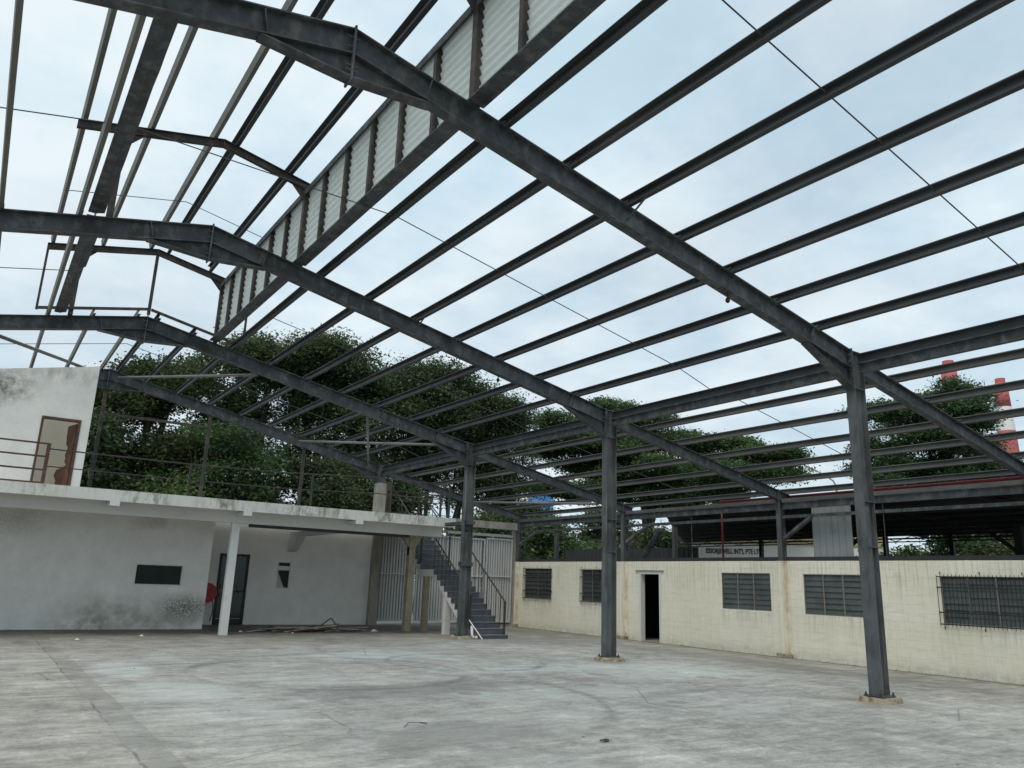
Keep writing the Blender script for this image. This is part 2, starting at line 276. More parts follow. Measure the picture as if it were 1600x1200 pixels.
def floor_mat():
    m, t, b = new_mat('worn_concrete_floor')
    g = t.nodes.new('ShaderNodeNewGeometry'); s = t.nodes.new('ShaderNodeSeparateXYZ'); t.links.new(g.outputs['Position'], s.inputs[0])
    X, Y = s.outputs[0], s.outputs[1]
    v = pos_node(t); vs_ = pos_node(t, (1.0, 0.35, 1)); vx = pos_node(t, (0.35, 1.0, 1))
    mr = t.nodes.new('ShaderNodeMapping'); mr.inputs['Rotation'].default_value = (0, 0, 0.5); mr.inputs['Scale'].default_value = (0.3, 1.5, 1)
    t.links.new(g.outputs['Position'], mr.inputs['Vector']); vr = mr.outputs[0]
    c = ramp(t, noise(t, v, 0.38, 10, 0.7), 0.3, 0.7, (0.36, 0.345, 0.31), (0.6, 0.585, 0.54))
    c = mixc(t, 1.0, c, ramp(t, noise(t, v, 1.9, 12, 0.78), 0.36, 0.64, (0.66,)*3, (1.25,)*3), 'MULTIPLY')
    c = mixc(t, 1.0, c, ramp(t, noise(t, vr, 3.0, 12, 0.8), 0.34, 0.66, (0.6,)*3, (1.22,)*3), 'MULTIPLY')
    c = mixc(t, 1.0, c, ramp(t, noise(t, v, 11, 10, 0.85), 0.34, 0.66, (0.68,)*3, (1.2,)*3), 'MULTIPLY')
    c = mixc(t, mth(t, 'MULTIPLY', ramp(t, noise(t, vs_, 1.6, 9, 0.7), 0.53, 0.7), 0.5), c, (0.21, 0.205, 0.195))
    c = mixc(t, mth(t, 'MULTIPLY', ramp(t, noise(t, vr, 7.5, 10, 0.78), 0.59, 0.67), 0.75), c, (0.62, 0.62, 0.59))
    c = mixc(t, mth(t, 'MULTIPLY', ramp(t, noise(t, vr, 4.2, 10, 0.78), 0.59, 0.67), 0.65), c, (0.16, 0.158, 0.15))
    c = mixc(t, mth(t, 'MULTIPLY', ramp(t, noise(t, v, 0.7, 6, 0.6), 0.55, 0.7), 0.3), c, (0.36, 0.32, 0.25))
    c = mixc(t, 1.0, c, ramp(t, noise(t, v, 38, 6, 0.85), 0.3, 0.7, (0.72,)*3, (1.2,)*3), 'MULTIPLY')
    # remains of pale green floor paint
    inside = mth(t, 'GREATER_THAN', X, -10.2)
    paint = ramp(t, noise(t, v, 0.33, 7, 0.68, 0.4), 0.47, 0.6)
    wear = ramp(t, noise(t, vr, 4.5, 11, 0.78), 0.4, 0.58)
    pf = mth(t, 'MULTIPLY', mth(t, 'MULTIPLY', paint, wear), inside)
    c = mixc(t, mth(t, 'MULTIPLY', pf, 0.4), c, (0.5, 0.53, 0.5))
    def edge_patch(cx, cy, rx, ry):
        dx = mth(t, 'DIVIDE', mth(t, 'SUBTRACT', X, cx), rx); dy = mth(t, 'DIVIDE', mth(t, 'SUBTRACT', Y, cy), ry)
        d = mth(t, 'SQRT', mth(t, 'ADD', mth(t, 'MULTIPLY', dx, dx), mth(t, 'MULTIPLY', dy, dy)))
        d = mth(t, 'ADD', d, mth(t, 'MULTIPLY', mth(t, 'SUBTRACT', noise(t, v, 1.3, 8, 0.7), 0.5), 1.6))
        return ramp(t, d, 0.55, 1.0, (1,)*3, (0,)*3)
    for (cx, cy, rx, ry, a) in ((-9.65, 7.4, 0.55, 1.3, 0.75), (-9.3, 4.6, 0.9, 1.3, 0.65), (-9.2, 2.6, 1.0, 1.0, 0.5), (-4.6, 8.6, 2.0, 1.0, 0.8), (-3.0, 5.6, 2.6, 0.8, 0.7), (-0.3, 4.6, 2.6, 1.8, 0.6), (-4.0, 2.6, 2.2, 0.8, 0.5)):
        e = mth(t, 'MULTIPLY', mth(t, 'MULTIPLY', edge_patch(cx, cy, rx, ry), inside), mth(t, 'ADD', mth(t, 'MULTIPLY', wear, 0.6), 0.4))
        c = mixc(t, mth(t, 'MULTIPLY', e, a*0.8), c, (0.55, 0.62, 0.585))
    # dark patches with ragged outlines
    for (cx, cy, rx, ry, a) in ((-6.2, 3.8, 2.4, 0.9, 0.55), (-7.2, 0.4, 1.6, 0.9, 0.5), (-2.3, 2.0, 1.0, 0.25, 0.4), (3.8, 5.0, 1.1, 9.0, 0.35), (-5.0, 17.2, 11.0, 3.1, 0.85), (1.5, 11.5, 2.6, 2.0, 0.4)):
        c = mixc(t, mth(t, 'MULTIPLY', edge_patch(cx, cy, rx, ry), a), c, (0.165, 0.162, 0.153))
    # round ghost stains with a pale rim
    for (cx, cy, r) in ((-4.5, 5.6, 0.22), (-3.7, 4.5, 0.2), (-2.0, 4.3, 0.24), (-3.2, 3.2, 0.2), (-1.7, 5.6, 0.18), (-5.6, 3.0, 0.2), (-0.2, 3.3, 0.26), (-3.2, 1.2, 0.18), (1.4, 0.6, 0.2)):
        dx = mth(t, 'SUBTRACT', X, cx); dy = mth(t, 'SUBTRACT', Y, cy)
        d = mth(t, 'SQRT', mth(t, 'ADD', mth(t, 'MULTIPLY', dx, dx), mth(t, 'MULTIPLY', dy, dy)))
        d = mth(t, 'ADD', d, mth(t, 'MULTIPLY', mth(t, 'SUBTRACT', noise(t, v, 3, 5), 0.5), 0.2))
        c = mixc(t, mth(t, 'MULTIPLY', ramp(t, d, r*0.8, r, (1,)*3, (0,)*3), 0.4), c, (0.19, 0.19, 0.18))
        ring = mth(t, 'SUBTRACT', 1.0, mth(t, 'MULTIPLY', mth(t, 'ABSOLUTE', mth(t, 'SUBTRACT', d, r*1.25)), 11), True)
        c = mixc(t, mth(t, 'MULTIPLY', ring, 0.3), c, (0.52, 0.53, 0.51))
    # tyre circles
    for (cx, cy, r, w, a) in ((-6.5, 6.2, 2.35, 0.17, 0.55), (-6.1, 6.6, 2.55, 0.1, 0.3), (-3.3, 7.0, 1.6, 0.13, 0.4), (-4.4, 9.4, 3.6, 0.1, 0.22), (-8.2, 3.6, 4.4, 0.14, 0.35), (-2.0, 9.2, 3.4, 0.12, 0.25), (1.2, 2.0, 5.2, 0.15, 0.25)):
        dx = mth(t, 'SUBTRACT', X, cx); dy = mth(t, 'SUBTRACT', Y, cy)
        d = mth(t, 'SQRT', mth(t, 'ADD', mth(t, 'MULTIPLY', dx, dx), mth(t, 'MULTIPLY', dy, dy)))
        ring = mth(t, 'SUBTRACT', 1.0, mth(t, 'DIVIDE', mth(t, 'ABSOLUTE', mth(t, 'SUBTRACT', d, r)), w), True)
        ring = mth(t, 'MULTIPLY', mth(t, 'MULTIPLY', ring, mth(t, 'MULTIPLY', ramp(t, noise(t, v, 0.42, 3, 0.5), 0.36, 0.52), ramp(t, noise(t, v, 6, 6, 0.7), 0.3, 0.6))), a*1.6, True)
        c = mixc(t, ring, c, (0.15, 0.15, 0.145))
    # cast strip between the two slabs
    wob = mth(t, 'MULTIPLY', mth(t, 'SUBTRACT', noise(t, v, 1.4, 7, 0.75), 0.5), 0.18)
    Xw = mth(t, 'ADD', X, wob)
    strip = mth(t, 'MULTIPLY', mth(t, 'GREATER_THAN', Xw, -10.52), mth(t, 'LESS_THAN', Xw, -10.2))
    sc_ = mixc(t, ramp(t, noise(t, v, 1.1, 6, 0.7), 0.48, 0.6), (0.27, 0.265, 0.24), (0.17, 0.155, 0.115))
    c = mixc(t, mth(t, 'MULTIPLY', mth(t, 'MULTIPLY', strip, ramp(t, noise(t, v, 1.7, 8, 0.7), 0.3, 0.6)), 0.7), c, sc_)
    reg = mth(t, 'MULTIPLY', mth(t, 'LESS_THAN', Xw, -10.5), 1.0)
    c = mixc(t, reg, c, mixc(t, 1.0, c, (0.92, 0.91, 0.89), 'MULTIPLY'))
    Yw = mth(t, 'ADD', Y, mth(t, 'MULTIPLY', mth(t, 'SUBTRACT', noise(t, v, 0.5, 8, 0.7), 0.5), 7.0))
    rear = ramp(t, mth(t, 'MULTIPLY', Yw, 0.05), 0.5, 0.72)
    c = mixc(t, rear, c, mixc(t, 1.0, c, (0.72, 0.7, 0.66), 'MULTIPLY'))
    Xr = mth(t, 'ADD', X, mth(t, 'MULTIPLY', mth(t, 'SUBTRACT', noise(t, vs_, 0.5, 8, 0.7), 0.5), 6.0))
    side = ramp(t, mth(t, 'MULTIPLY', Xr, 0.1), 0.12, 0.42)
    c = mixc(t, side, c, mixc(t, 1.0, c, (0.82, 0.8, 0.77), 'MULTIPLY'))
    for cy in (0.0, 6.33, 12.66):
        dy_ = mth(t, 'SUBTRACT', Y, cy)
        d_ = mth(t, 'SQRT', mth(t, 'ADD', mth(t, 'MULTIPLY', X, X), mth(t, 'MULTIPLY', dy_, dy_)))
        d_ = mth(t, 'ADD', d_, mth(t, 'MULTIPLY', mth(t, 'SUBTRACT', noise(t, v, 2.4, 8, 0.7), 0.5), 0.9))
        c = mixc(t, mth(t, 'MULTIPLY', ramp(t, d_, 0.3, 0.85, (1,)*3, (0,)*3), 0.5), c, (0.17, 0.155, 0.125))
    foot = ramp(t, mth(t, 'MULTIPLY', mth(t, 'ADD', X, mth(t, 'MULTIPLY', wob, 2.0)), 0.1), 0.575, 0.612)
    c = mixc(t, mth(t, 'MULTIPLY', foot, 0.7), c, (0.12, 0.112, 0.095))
    # hairline cracks and the wet joint on the left edge of the strip
    crack = mth(t, 'SUBTRACT', 1.0, mth(t, 'MULTIPLY', mth(t, 'ABSOLUTE', mth(t, 'ADD', X, mth(t, 'ADD', 10.5, mth(t, 'MULTIPLY', wob, 0.7)))), 45), True)
    c = mixc(t, mth(t, 'MULTIPLY', mth(t, 'MULTIPLY', crack, ramp(t, noise(t, v, 0.9, 5, 0.6), 0.45, 0.58)), 0.7), c, (0.07, 0.068, 0.06))
    for jy in (3.2, 9.5, 15.2):
        jn = mth(t, 'SUBTRACT', 1.0, mth(t, 'MULTIPLY', mth(t, 'ABSOLUTE', mth(t, 'ADD', Y, mth(t, 'ADD', -jy, mth(t, 'MULTIPLY', wob, 0.15)))), 70), True)
        jn = mth(t, 'MULTIPLY', jn, inside)
        c = mixc(t, mth(t, 'MULTIPLY', jn, 0.5), c, (0.12, 0.118, 0.11))
    jn = mth(t, 'SUBTRACT', 1.0, mth(t, 'MULTIPLY', mth(t, 'ABSOLUTE', mth(t, 'ADD', X, mth(t, 'ADD', 1.3, mth(t, 'MULTIPLY', wob, 0.2)))), 60), True)
    c = mixc(t, mth(t, 'MULTIPLY', jn, 0.45), c, (0.13, 0.13, 0.125))
    vo = t.nodes.new('ShaderNodeTexVoronoi'); vo.feature = 'DISTANCE_TO_EDGE'; vo.inputs['Scale'].default_value = 0.42
    t.links.new(mixc(t, 0.12, v, noise(t, v, 1.5, 6, 0.7)), vo.inputs['Vector'])
    ck = mth(t, 'SUBTRACT', 1.0, mth(t, 'MULTIPLY', vo.outputs[0], 160), True)
    ck = mth(t, 'MULTIPLY', ck, ramp(t, noise(t, v, 0.25, 3), 0.5, 0.6))
    c = mixc(t, mth(t, 'MULTIPLY', ck, 0.6), c, (0.11, 0.108, 0.1))
    spot = ramp(t, noise(t, v, 3.3, 4, 0.55), 0.68, 0.7)
    c = mixc(t, mth(t, 'MULTIPLY', spot, 0.45), c, (0.15, 0.148, 0.14))
    scr = ramp(t, noise(t, vr, 14, 6, 0.6), 0.67, 0.7)
    c = mixc(t, mth(t, 'MULTIPLY', scr, 0.6), c, (0.66, 0.655, 0.62))
    # grit
    c = mixc(t, mth(t, 'MULTIPLY', ramp(t, noise(t, v, 26, 5, 0.8), 0.6, 0.75), 0.35), c, (0.14, 0.14, 0.13))
    t.links.new(c, b.inputs['Base Color'])
    t.links.new(ramp(t, noise(t, v, 0.8, 6), 0.3, 0.7, (0.55,)*3, (0.85,)*3), b.inputs['Roughness']); b.inputs['Specular IOR Level'].default_value = 0.3
    bump(t, b, noise(t, v, 9, 10, 0.75), 0.22, 0.012); return m
MT['floor'] = floor_mat()

# ------------------------------------------------------------------ mesh helpers
OFF = {}
def tag(o, label=None, cat=None, group=None, kind=None):
    if label: o['label'] = label
    if cat: o['category'] = cat
    if group: o['group'] = group
    if kind: o['kind'] = kind
    return o
def thing(name, label, cat, loc=(0, 0, 0), group=None):
    o = bpy.data.objects.new(name, None); o.empty_display_size = 0.2; col.objects.link(o); o.location = loc
    OFF[o] = Vector(loc); return tag(o, label, cat, group)
class MB:
    def __init__(s): s.v = []; s.f = []
    def add(s, vs_, fs):
        n = len(s.v); s.v += [tuple(a) for a in vs_]; s.f += [tuple(n+i for i in f) for f in fs]; return s
    def prism(s, pts, d):
        """closed polygon pts (3d) extruded by vector d"""
        n = len(pts); d = Vector(d); a = [Vector(q) for q in pts]; b = [q+d for q in a]
        nrm = Vector((0, 0, 0))
        for i in range(n): nrm += a[i].cross(a[(i+1) % n])
        if nrm.dot(d) > 0: a, b = b, a
        fs = [tuple(range(n)), tuple(range(2*n-1, n-1, -1))]
        for i in range(n): fs.append((i, i+n, (i+1) % n+n, (i+1) % n))
        fs = [f if i < 2 else f[::-1] for i, f in enumerate(fs)]
        return s.add(a+b, [f[::-1] for f in fs] if False else fs)
    def xz(s, pts, y0, y1): return s.prism([(x, y0, z) for x, z in pts], (0, y1-y0, 0))
    def box(s, x0, x1, y0, y1, z0, z1):
        v = [(x0, y0, z0), (x1, y0, z0), (x1, y1, z0), (x0, y1, z0), (x0, y0, z1), (x1, y0, z1), (x1, y1, z1), (x0, y1, z1)]
        return s.add(v, [(0, 3, 2, 1), (4, 5, 6, 7), (0, 1, 5, 4), (1, 2, 6, 5), (2, 3, 7, 6), (3, 0, 4, 7)])
    def bar(s, p0, p1, w, h, up=(0, 0, 1)):
        p0 = Vector(p0); p1 = Vector(p1); d = (p1-p0).normalized(); up = Vector(up)
        if abs(d.dot(up)) > 0.98: up = Vector((1, 0, 0))
        sx = d.cross(up).normalized(); sz = sx.cross(d).normalized()
        q = [p0+sx*a*w/2+sz*b*h/2 for a, b in ((-1, -1), (1, -1), (1, 1), (-1, 1))]
        return s.prism(q, p1-p0)
    def tube(s, pts, r, n=8, caps=True):
        pts = [Vector(q) for q in pts]; rings = []
        rs = r if isinstance(r, (list, tuple)) else [r]*len(pts)
        base = len(s.v); prev = None
        for i, q in enumerate(pts):
            d = (pts[min(i+1, len(pts)-1)]-pts[max(i-1, 0)]).normalized()
            if prev is None:
                a = d.orthogonal().normalized()
            else:
                a = (prev-d*prev.dot(d)).normalized()
            prev = a; bb = d.cross(a)
            for k in range(n):
                t_ = 2*math.pi*k/n; s.v.append(tuple(q+(a*math.cos(t_)+bb*math.sin(t_))*rs[i]))
        for i in range(len(pts)-1):
            for k in range(n):
                k2 = (k+1) % n; s.f.append((base+i*n+k, base+i*n+k2, base+(i+1)*n+k2, base+(i+1)*n+k))
        if caps:
            s.f.append(tuple(base+k for k in range(n-1, -1, -1))); e = base+(len(pts)-1)*n; s.f.append(tuple(e+k for k in range(n)))
        return s
    def ibeam(s, p0, p1, dep, wid, tf=0.014, tw=0.01, up=(0, 0, 1)):
        p0 = Vector(p0); p1 = Vector(p1); d = (p1-p0).normalized(); up = Vector(up); sx = d.cross(up).normalized(); sz = sx.cross(d)
        h, w = dep/2, wid/2; t2 = tw/2
        pr = [(-w, -h), (w, -h), (w, -h+tf), (t2, -h+tf), (t2, h-tf), (w, h-tf), (w, h), (-w, h), (-w, h-tf), (-t2, h-tf), (-t2, -h+tf), (-w, -h+tf)]
        return s.profile(pr, p0, p1, sx, sz)
    def profile(s, pr, p0, p1, sx, sz):
        sx = Vector(sx); sz = Vector(sz); p0 = Vector(p0); p1 = Vector(p1)
        return s.prism([p0+sx*a+sz*b for a, b in pr], p1-p0)
    def build(s, name, mat, parent=None, origin=None, smooth=False):
        off = OFF[parent] if parent is not None else Vector(origin if origin is not None else (0, 0, 0))
        me = bpy.data.meshes.new(name)
        me.from_pydata([(x-off.x, y-off.y, z-off.z) for x, y, z in s.v], [], s.f)
        me.materials.append(MT[mat] if isinstance(mat, str) else mat)
        if smooth: me.polygons.foreach_set('use_smooth', [True]*len(me.polygons))
        me.update()
        o = bpy.data.objects.new(name, me); col.objects.link(o); OFF[o] = off
        if parent is not None: o.parent = parent
        else: o.location = off
        return o
def one(name, mb, mat, label, cat, origin, group=None, smooth=False):
    return tag(mb.build(name, mat, None, origin, smooth), label, cat, group)
def child_at(name, mesh, parent, loc):
    """instance of a shared mesh as a part; loc in world"""
    o = bpy.data.objects.new(name, mesh); col.objects.link(o); o.parent = parent
    off = OFF[parent]; o.location = Vector(loc)-off; OFF[o] = off; return o
def raw_mesh(mb, name, mat):
    me = bpy.data.meshes.new(name); me.from_pydata(mb.v, [], mb.f); me.materials.append(MT[mat]); me.update(); return me

# ------------------------------------------------------------------ setting: ground
B = 6.33
def gz(x):
    t_ = min(1, max(0, (x-1.5)/4.5)); return -0.07*t_*t_*(3-2*t_)
m = MB()
m.add([(-900, -900, -0.12), (1200, -900, -0.12), (1200, 1500, -0.12), (-900, 1500, -0.12)], [(0, 1, 2, 3)])
tag(m.build('ground', 'earth'), kind='structure')
m = MB(); xs = [-40, -30, -20, -14, -8, -3, 1.5, 2.5, 3.5, 4.5, 5.3, 6.0, 8, 12]
for i in range(len(xs)-1):
    a, b = xs[i], xs[i+1]
    for y0, y1 in ((-30, -8), (-8, 6), (6, 20.5)):
        n = len(m.v); m.v += [(a, y0, gz(a)), (b, y0, gz(b)), (b, y1, gz(b)), (a, y1, gz(a))]; m.f.append((n, n+1, n+2, n+3))
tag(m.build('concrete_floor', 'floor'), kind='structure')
m = MB(); m.add([(-60, 20.5, -0.02), (60, 20.5, -0.02), (60, 27, -0.02), (-60, 27, -0.02)], [(0, 1, 2, 3)])
tag(m.build('rear_lane', 'oldconc'), kind='structure')

# ------------------------------------------------------------------ portal frames
SR = 0.2104; RX = -9.42; HALF = 9.42
T = lambda x: 7.6-SR*abs(x-RX)
T2 = lambda x: 5.577-0.203*x
FLOC = ['opposite the wide barred window', 'opposite the open doorway in the cream wall', 'beside the grey staircase', '']
def portal(k):
    y = k*B; w = 0.084
    lab = ['dark steel portal frame whose column rises between the plain window and the wide barred window',
           'dark steel portal frame whose column stands opposite the open doorway in the cream wall',
           'dark steel portal frame whose column stands beside the foot of the grey staircase',
           'dark steel end frame over the corrugated gates, carried by a concrete column'][k]
    t = thing('portal_frame', lab, 'steel frame', (0, y, 0), 'portal frames of the roofless shed')
    conc = k == 3
    for sgn in (1, -1):
        X = lambda x: RX+sgn*(x-RX)                    # mirror about the ridge
        def mir(pts): return [(X(x), z) for x, z in pts]
        D = 0.33; xa, xb = RX+0.012, -0.165
        r = MB()
        r.xz(mir([(xa, T(xa)), (xb, T(xb)), (xb, T(xb)-0.018), (xa, T(xa)-0.018)]), y-w, y+w)
        r.xz(mir([(xa, T(xa)-D+0.018), (xb, T(xb)-D+0.018), (xb, T(xb)-D), (xa, T(xa)-D)]), y-w, y+w)
        r.xz(mir([(xa, T(xa)-0.018), (xb, T(xb)-0.018), (xb, T(xb)-D+0.018), (xa, T(xa)-D+0.018)]), y-0.006, y+0.006)
        r.build('rafter', 'steel', t)
        # apex haunch
        x1 = -8.42; h = MB()
        h.xz(mir([(xa, T(xa)-D-0.001), (x1, T(x1)-D-0.001), (x1, T(x1)-D-0.012), (xa, 6.985)]), y-0.006, y+0.006)
        h.xz(mir([(xa, 6.985), (x1-0.05, T(x1)-D-0.004), (x1+0.02, T(x1)-D-0.019), (xa, 6.967)]), y-w, y+w)
        h.build('apex_haunch', 'steel', t)
        # knee haunch
        x2 = -1.3; h = MB()
        h.xz(mir([(x2, T(x2)-D-0.001), (xb, T(xb)-D-0.001), (xb, 5.02), (x2, T(x2)-D-0.012)]), y-0.006, y+0.006)
        h.xz(mir([(x2-0.04, T(x2)-D-0.003), (xb, 5.02), (xb, 4.998), (x2, T(x2)-D-0.02)]), y-w, y+w)
        h.build('knee_haunch', 'steel', t)
        for xs_ in (x1, x2+0.12):
            s_ = MB()
            s_.xz(mir([(xs_-0.006, T(xs_)-0.02), (xs_+0.006, T(xs_)-0.02), (xs_+0.006-0.06, T(xs_)-D+0.03), (xs_-0.006-0.06, T(xs_)-D+0.03)]), y-w+0.004, y-0.0065)
            s_.build('stiffener', 'steel', t)
        p = MB(); p.xz(mir([(-0.187, 4.97), (-0.167, 4.97), (-0.167, 5.68), (-0.187, 5.68)]), y-0.098, y+0.098)
        p.build('end_plate', 'steel', t)
        bl = MB()
        for zz in (5.08, 5.3, 5.44, 5.56):
            for yy in (-0.06, 0.06):
                bl.tube([(X(-0.24), y+yy, zz), (X(-0.187), y+yy, zz)], 0.013, 6)
                bl.tube([(X(-0.2), y+yy, zz), (X(-0.187), y+yy, zz)], 0.024, 6)
        tag(bl.build('bolts', 'steel', t), kind='stuff')
        # column
        if conc and sgn == 1:
            c = MB(); c.box(-0.17, 0.17, y-0.17, y+0.17, 0.0, 4.97); c.build('concrete_column', 'oldconc', t)
            c = MB(); c.box(-0.15, 0.15, y-0.1, y+0.1, 4.97, 5.64); c.build('column_head', 'steel', t)
        else:
            c = MB(); xo = X(0)
            zt = 5.63
            c.box(xo-0.15, xo-0.136, y-w, y+w, 0.1, zt); c.box(xo+0.136, xo+0.15, y-w, y+w, 0.1, zt)
            c.box(xo-0.136, xo+0.136, y-0.006, y+0.006, 0.1, zt)
            c.build('column', 'column', t)
            s_ = MB()
            s_.box(xo-0.165, xo+0.165, y-w-0.008, y+w+0.008, zt, zt+0.014)
            for zz in (4.99, 3.08) + ((1.95,) if k == 2 else (2.35,)):
                s_.box(xo-0.135, xo+0.135, y-w+0.002, y-0.007, zz, zz+0.014); s_.box(xo-0.135, xo+0.135, y+0.007, y+w-0.002, zz, zz+0.014)
            s_.build('stiffener', 'column', t)
            if sgn == 1 and k < 3:
                # cover plate boxed onto the lower web
                s_ = MB(); s_.box(xo-0.134, xo+0.02, y-0.055, y-0.045, 0.1, 3.0); s_.build('cover_plate', 'column', t)
            s_ = MB(); s_.box(xo-0.2, xo+0.2, y-0.15, y+0.15, 0.085, 0.1); s_.build('base_plate', 'steel', t)
            ab = MB()
            for ax in (-0.175, 0.175):
                for ay in (-0.12, 0.12): ab.tube([(xo+ax, y+ay, 0.1), (xo+ax, y+ay, 0.15)], 0.013, 6); ab.tube([(xo+ax, y+ay, 0.1), (xo+ax, y+ay, 0.12)], 0.024, 6)
            tag(ab.build('anchor_bolts', 'rusty', t), kind='stuff')
            # crumbling plinth, uneven outline
            pb = MB(); n = 20; ring0 = []; ring1 = []
            rr = random.Random(k*7+sgn)
            for i in range(n):
                a = 2*math.pi*i/n
                ca, sa = math.cos(a), math.sin(a); q = 1/max(abs(ca)/0.27, abs(sa)/0.24)
                j = 1+rr.uniform(-0.05, 0.04)
                ring0.append((xo+ca*q*j*1.05, y+sa*q*j*1.05, -0.01)); ring1.append((xo+ca*q*j*0.97, y+sa*q*j*0.97, 0.085+rr.uniform(-0.018, 0.006)))
            pb.add(ring0+ring1+[(xo, y, 0.087)], [(i, (i+1) % n, n+(i+1) % n, n+i) for i in range(n)]+[(n+i, n+(i+1) % n, 2*n) for i in range(n)])
            pb.build('plinth', 'plinth', t)
    cl = {}
    for px_, Tf in [(x_, T) for x_ in (-7.36, -6.33, -5.29, -4.25, -3.18, -2.09, -1.04)]+[(x_, T2) for x_ in (1.2, 2.3, 3.43, 4.49, 5.57)]:
        q_ = MB(); q_.box(px_+0.012, px_+0.02, y-0.05, y+0.05, Tf(px_)-0.002, Tf(px_)+0.105); q_.box(px_+0.02, px_+0.075, y-0.05, y+0.05, Tf(px_+0.075)-0.002, Tf(px_+0.075)+0.012)
        for yy_ in (-0.025, 0.025): q_.tube([(px_-0.012, y+yy_, Tf(px_)+0.07), (px_+0.035, y+yy_, Tf(px_)+0.07)], 0.011, 6)
        tag(q_.build('purlin_cleat', 'pipe', t), kind='stuff')
    # apex plates
    p = MB(); p.box(RX-0.0115, RX+0.0115, y-0.1, y+0.1, 6.93, 7.625); p.build('apex_plate', 'steel', t)
    bl = MB()
    for zz in (7.06, 7.12, 7.36, 7.48):
        for yy in (-0.06, 0.06): bl.tube([(RX-0.07, y+yy, zz), (RX+0.07, y+yy, zz)], 0.013, 6)
    tag(bl.build('bolts', 'steel', t), kind='stuff')
    # lean-to rafter on the right, and its stub column on the cream wall
    r = MB(); xa, xb = 0.151, 6.62; d2 = 0.26; w2 = 0.07
    r.xz([(xa, T2(xa)), (xb, T2(xb)), (xb, T2(xb)-0.014), (xa, T2(xa)-0.014)], y-w2, y+w2)
    r.xz([(xa, T2(xa)-d2+0.014), (xb, T2(xb)-d2+0.014), (xb, T2(xb)-d2), (xa, T2(xa)-d2)], y-w2, y+w2)
    r.xz([(xa, T2(xa)-0.014), (xb, T2(xb)-0.014), (xb, T2(xb)-d2+0.014), (xa, T2(xa)-d2+0.014)], y-0.005, y+0.005)
    r.build('lean_to_rafter', 'steel', t)
    c = MB(); zt = T2(6.24)-d2-0.002
    c.box(6.14, 6.152, y-0.07, y+0.07, 2.424, T2(6.14)-d2); c.box(6.332, 6.344, y-0.07, y+0.07, 2.424, T2(6.34)-d2); c.box(6.152, 6.332, y-0.005, y+0.005, 2.424, T2(6.33)-d2)
    c.build('wall_column', 'column', t)
    # cleats for the lean-to: stiffener at the wall column
    s_ = MB(); s_.box(6.13, 6.142, y-0.075, y+0.075, T2(6.13)-d2-0.02, T2(6.13)+0.03); s_.build('stiffener', 'steel', t)
    return t
frames = [portal(k) for k in range(4)]
# bracket tying the stair-side column to the deck (a part of that frame)
m = MB(); m.box(-0.1, 0.14, 2*B-0.2, 2*B+1.18, 3.22, 3.32); m.build('deck_bracket', 'steel', frames[2])
m = MB(); m.box(-0.185, 0.185, 2*B-0.115, 2*B+0.115, 2.02, 2.14); m.build('collar', 'steel', frames[2])
# gable posts and girt of the end frame
for gx in (-9.42, -6.25, -3.0):
    m = MB(); zt = T(gx)-0.335 if gx > -9 else 6.96
    m.box(gx-0.05, gx+0.05, 3*B-0.04, 3*B+0.04, 3.47, zt); m.build('gable_post', 'rusty', frames[3])
m = MB(); m.box(-9.35, -6.32, 3*B-0.04, 3*B+0.03, 6.16, 6.24); m.build('gable_girt', 'rusty', frames[3])

# ------------------------------------------------------------------ purlins (Z sections), one per bay
def zsec(dep, fl, lip=0.016, t_=0.004, sgn=1):
    # sgn=+1: upper flange points to -x, lower to +x
    pts = [(-fl, dep-lip), (-fl, dep), (t_, dep), (t_, t_), (fl-t_, t_), (fl-t_, lip), (fl, lip), (fl, 0), (0, 0), (0, dep-t_), (-fl+t_, dep-t_), (-fl+t_, dep-lip)]
    return [(a*sgn, b) for a, b in pts]
BAY = {0: 'in the bay of the wide barred window', 1: 'in the bay of the doorway', 2: 'in the bay of the staircase', -1: 'in the bay ahead of the first column'}
ORD = ['first', 'second', 'third', 'fourth', 'fifth', 'sixth', 'seventh', 'eighth', 'ninth']
def bay_y(bi):
    y0 = bi*B; return y0-0.24, y0+B+0.24
def purlin(x, z, bi, slope, sgn, mat, label, group, dep=0.122, fl=0.06, y0=None, y1=None, name='roof_purlin', shape='z', parent=None):
    a, b = bay_y(bi)
    if y0 is not None: a = y0
    if y1 is not None: b = y1
    th = math.atan(slope)
    sx = Vector((math.cos(th), 0, math.sin(th))); sz = Vector((-math.sin(th), 0, math.cos(th)))
    cs = [(0, 0), (fl, 0), (fl, 0.018), (fl-0.004, 0.018), (fl-0.004, 0.004), (0.004, 0.004), (0.004, dep-0.004), (fl, dep-0.004), (fl, dep), (0, dep)]
    m_ = MB(); m_.profile(cs if shape == 'c' else zsec(dep, fl, sgn=sgn), (x, a, z+0.002), (x, b, z+0.002), sx, sz)
    if y0 is None and bi % 2:
        m_.v = [(vx+0.0062, vy, vz+0.0052) for vx, vy, vz in m_.v]
    if parent: return m_.build('purlin', mat, parent)
    return one(name, m_, mat, label, 'purlin', (x, a, z), group)
MAINR = [-7.36, -6.33, -5.29, -4.25, -3.18, -2.09, -1.04]
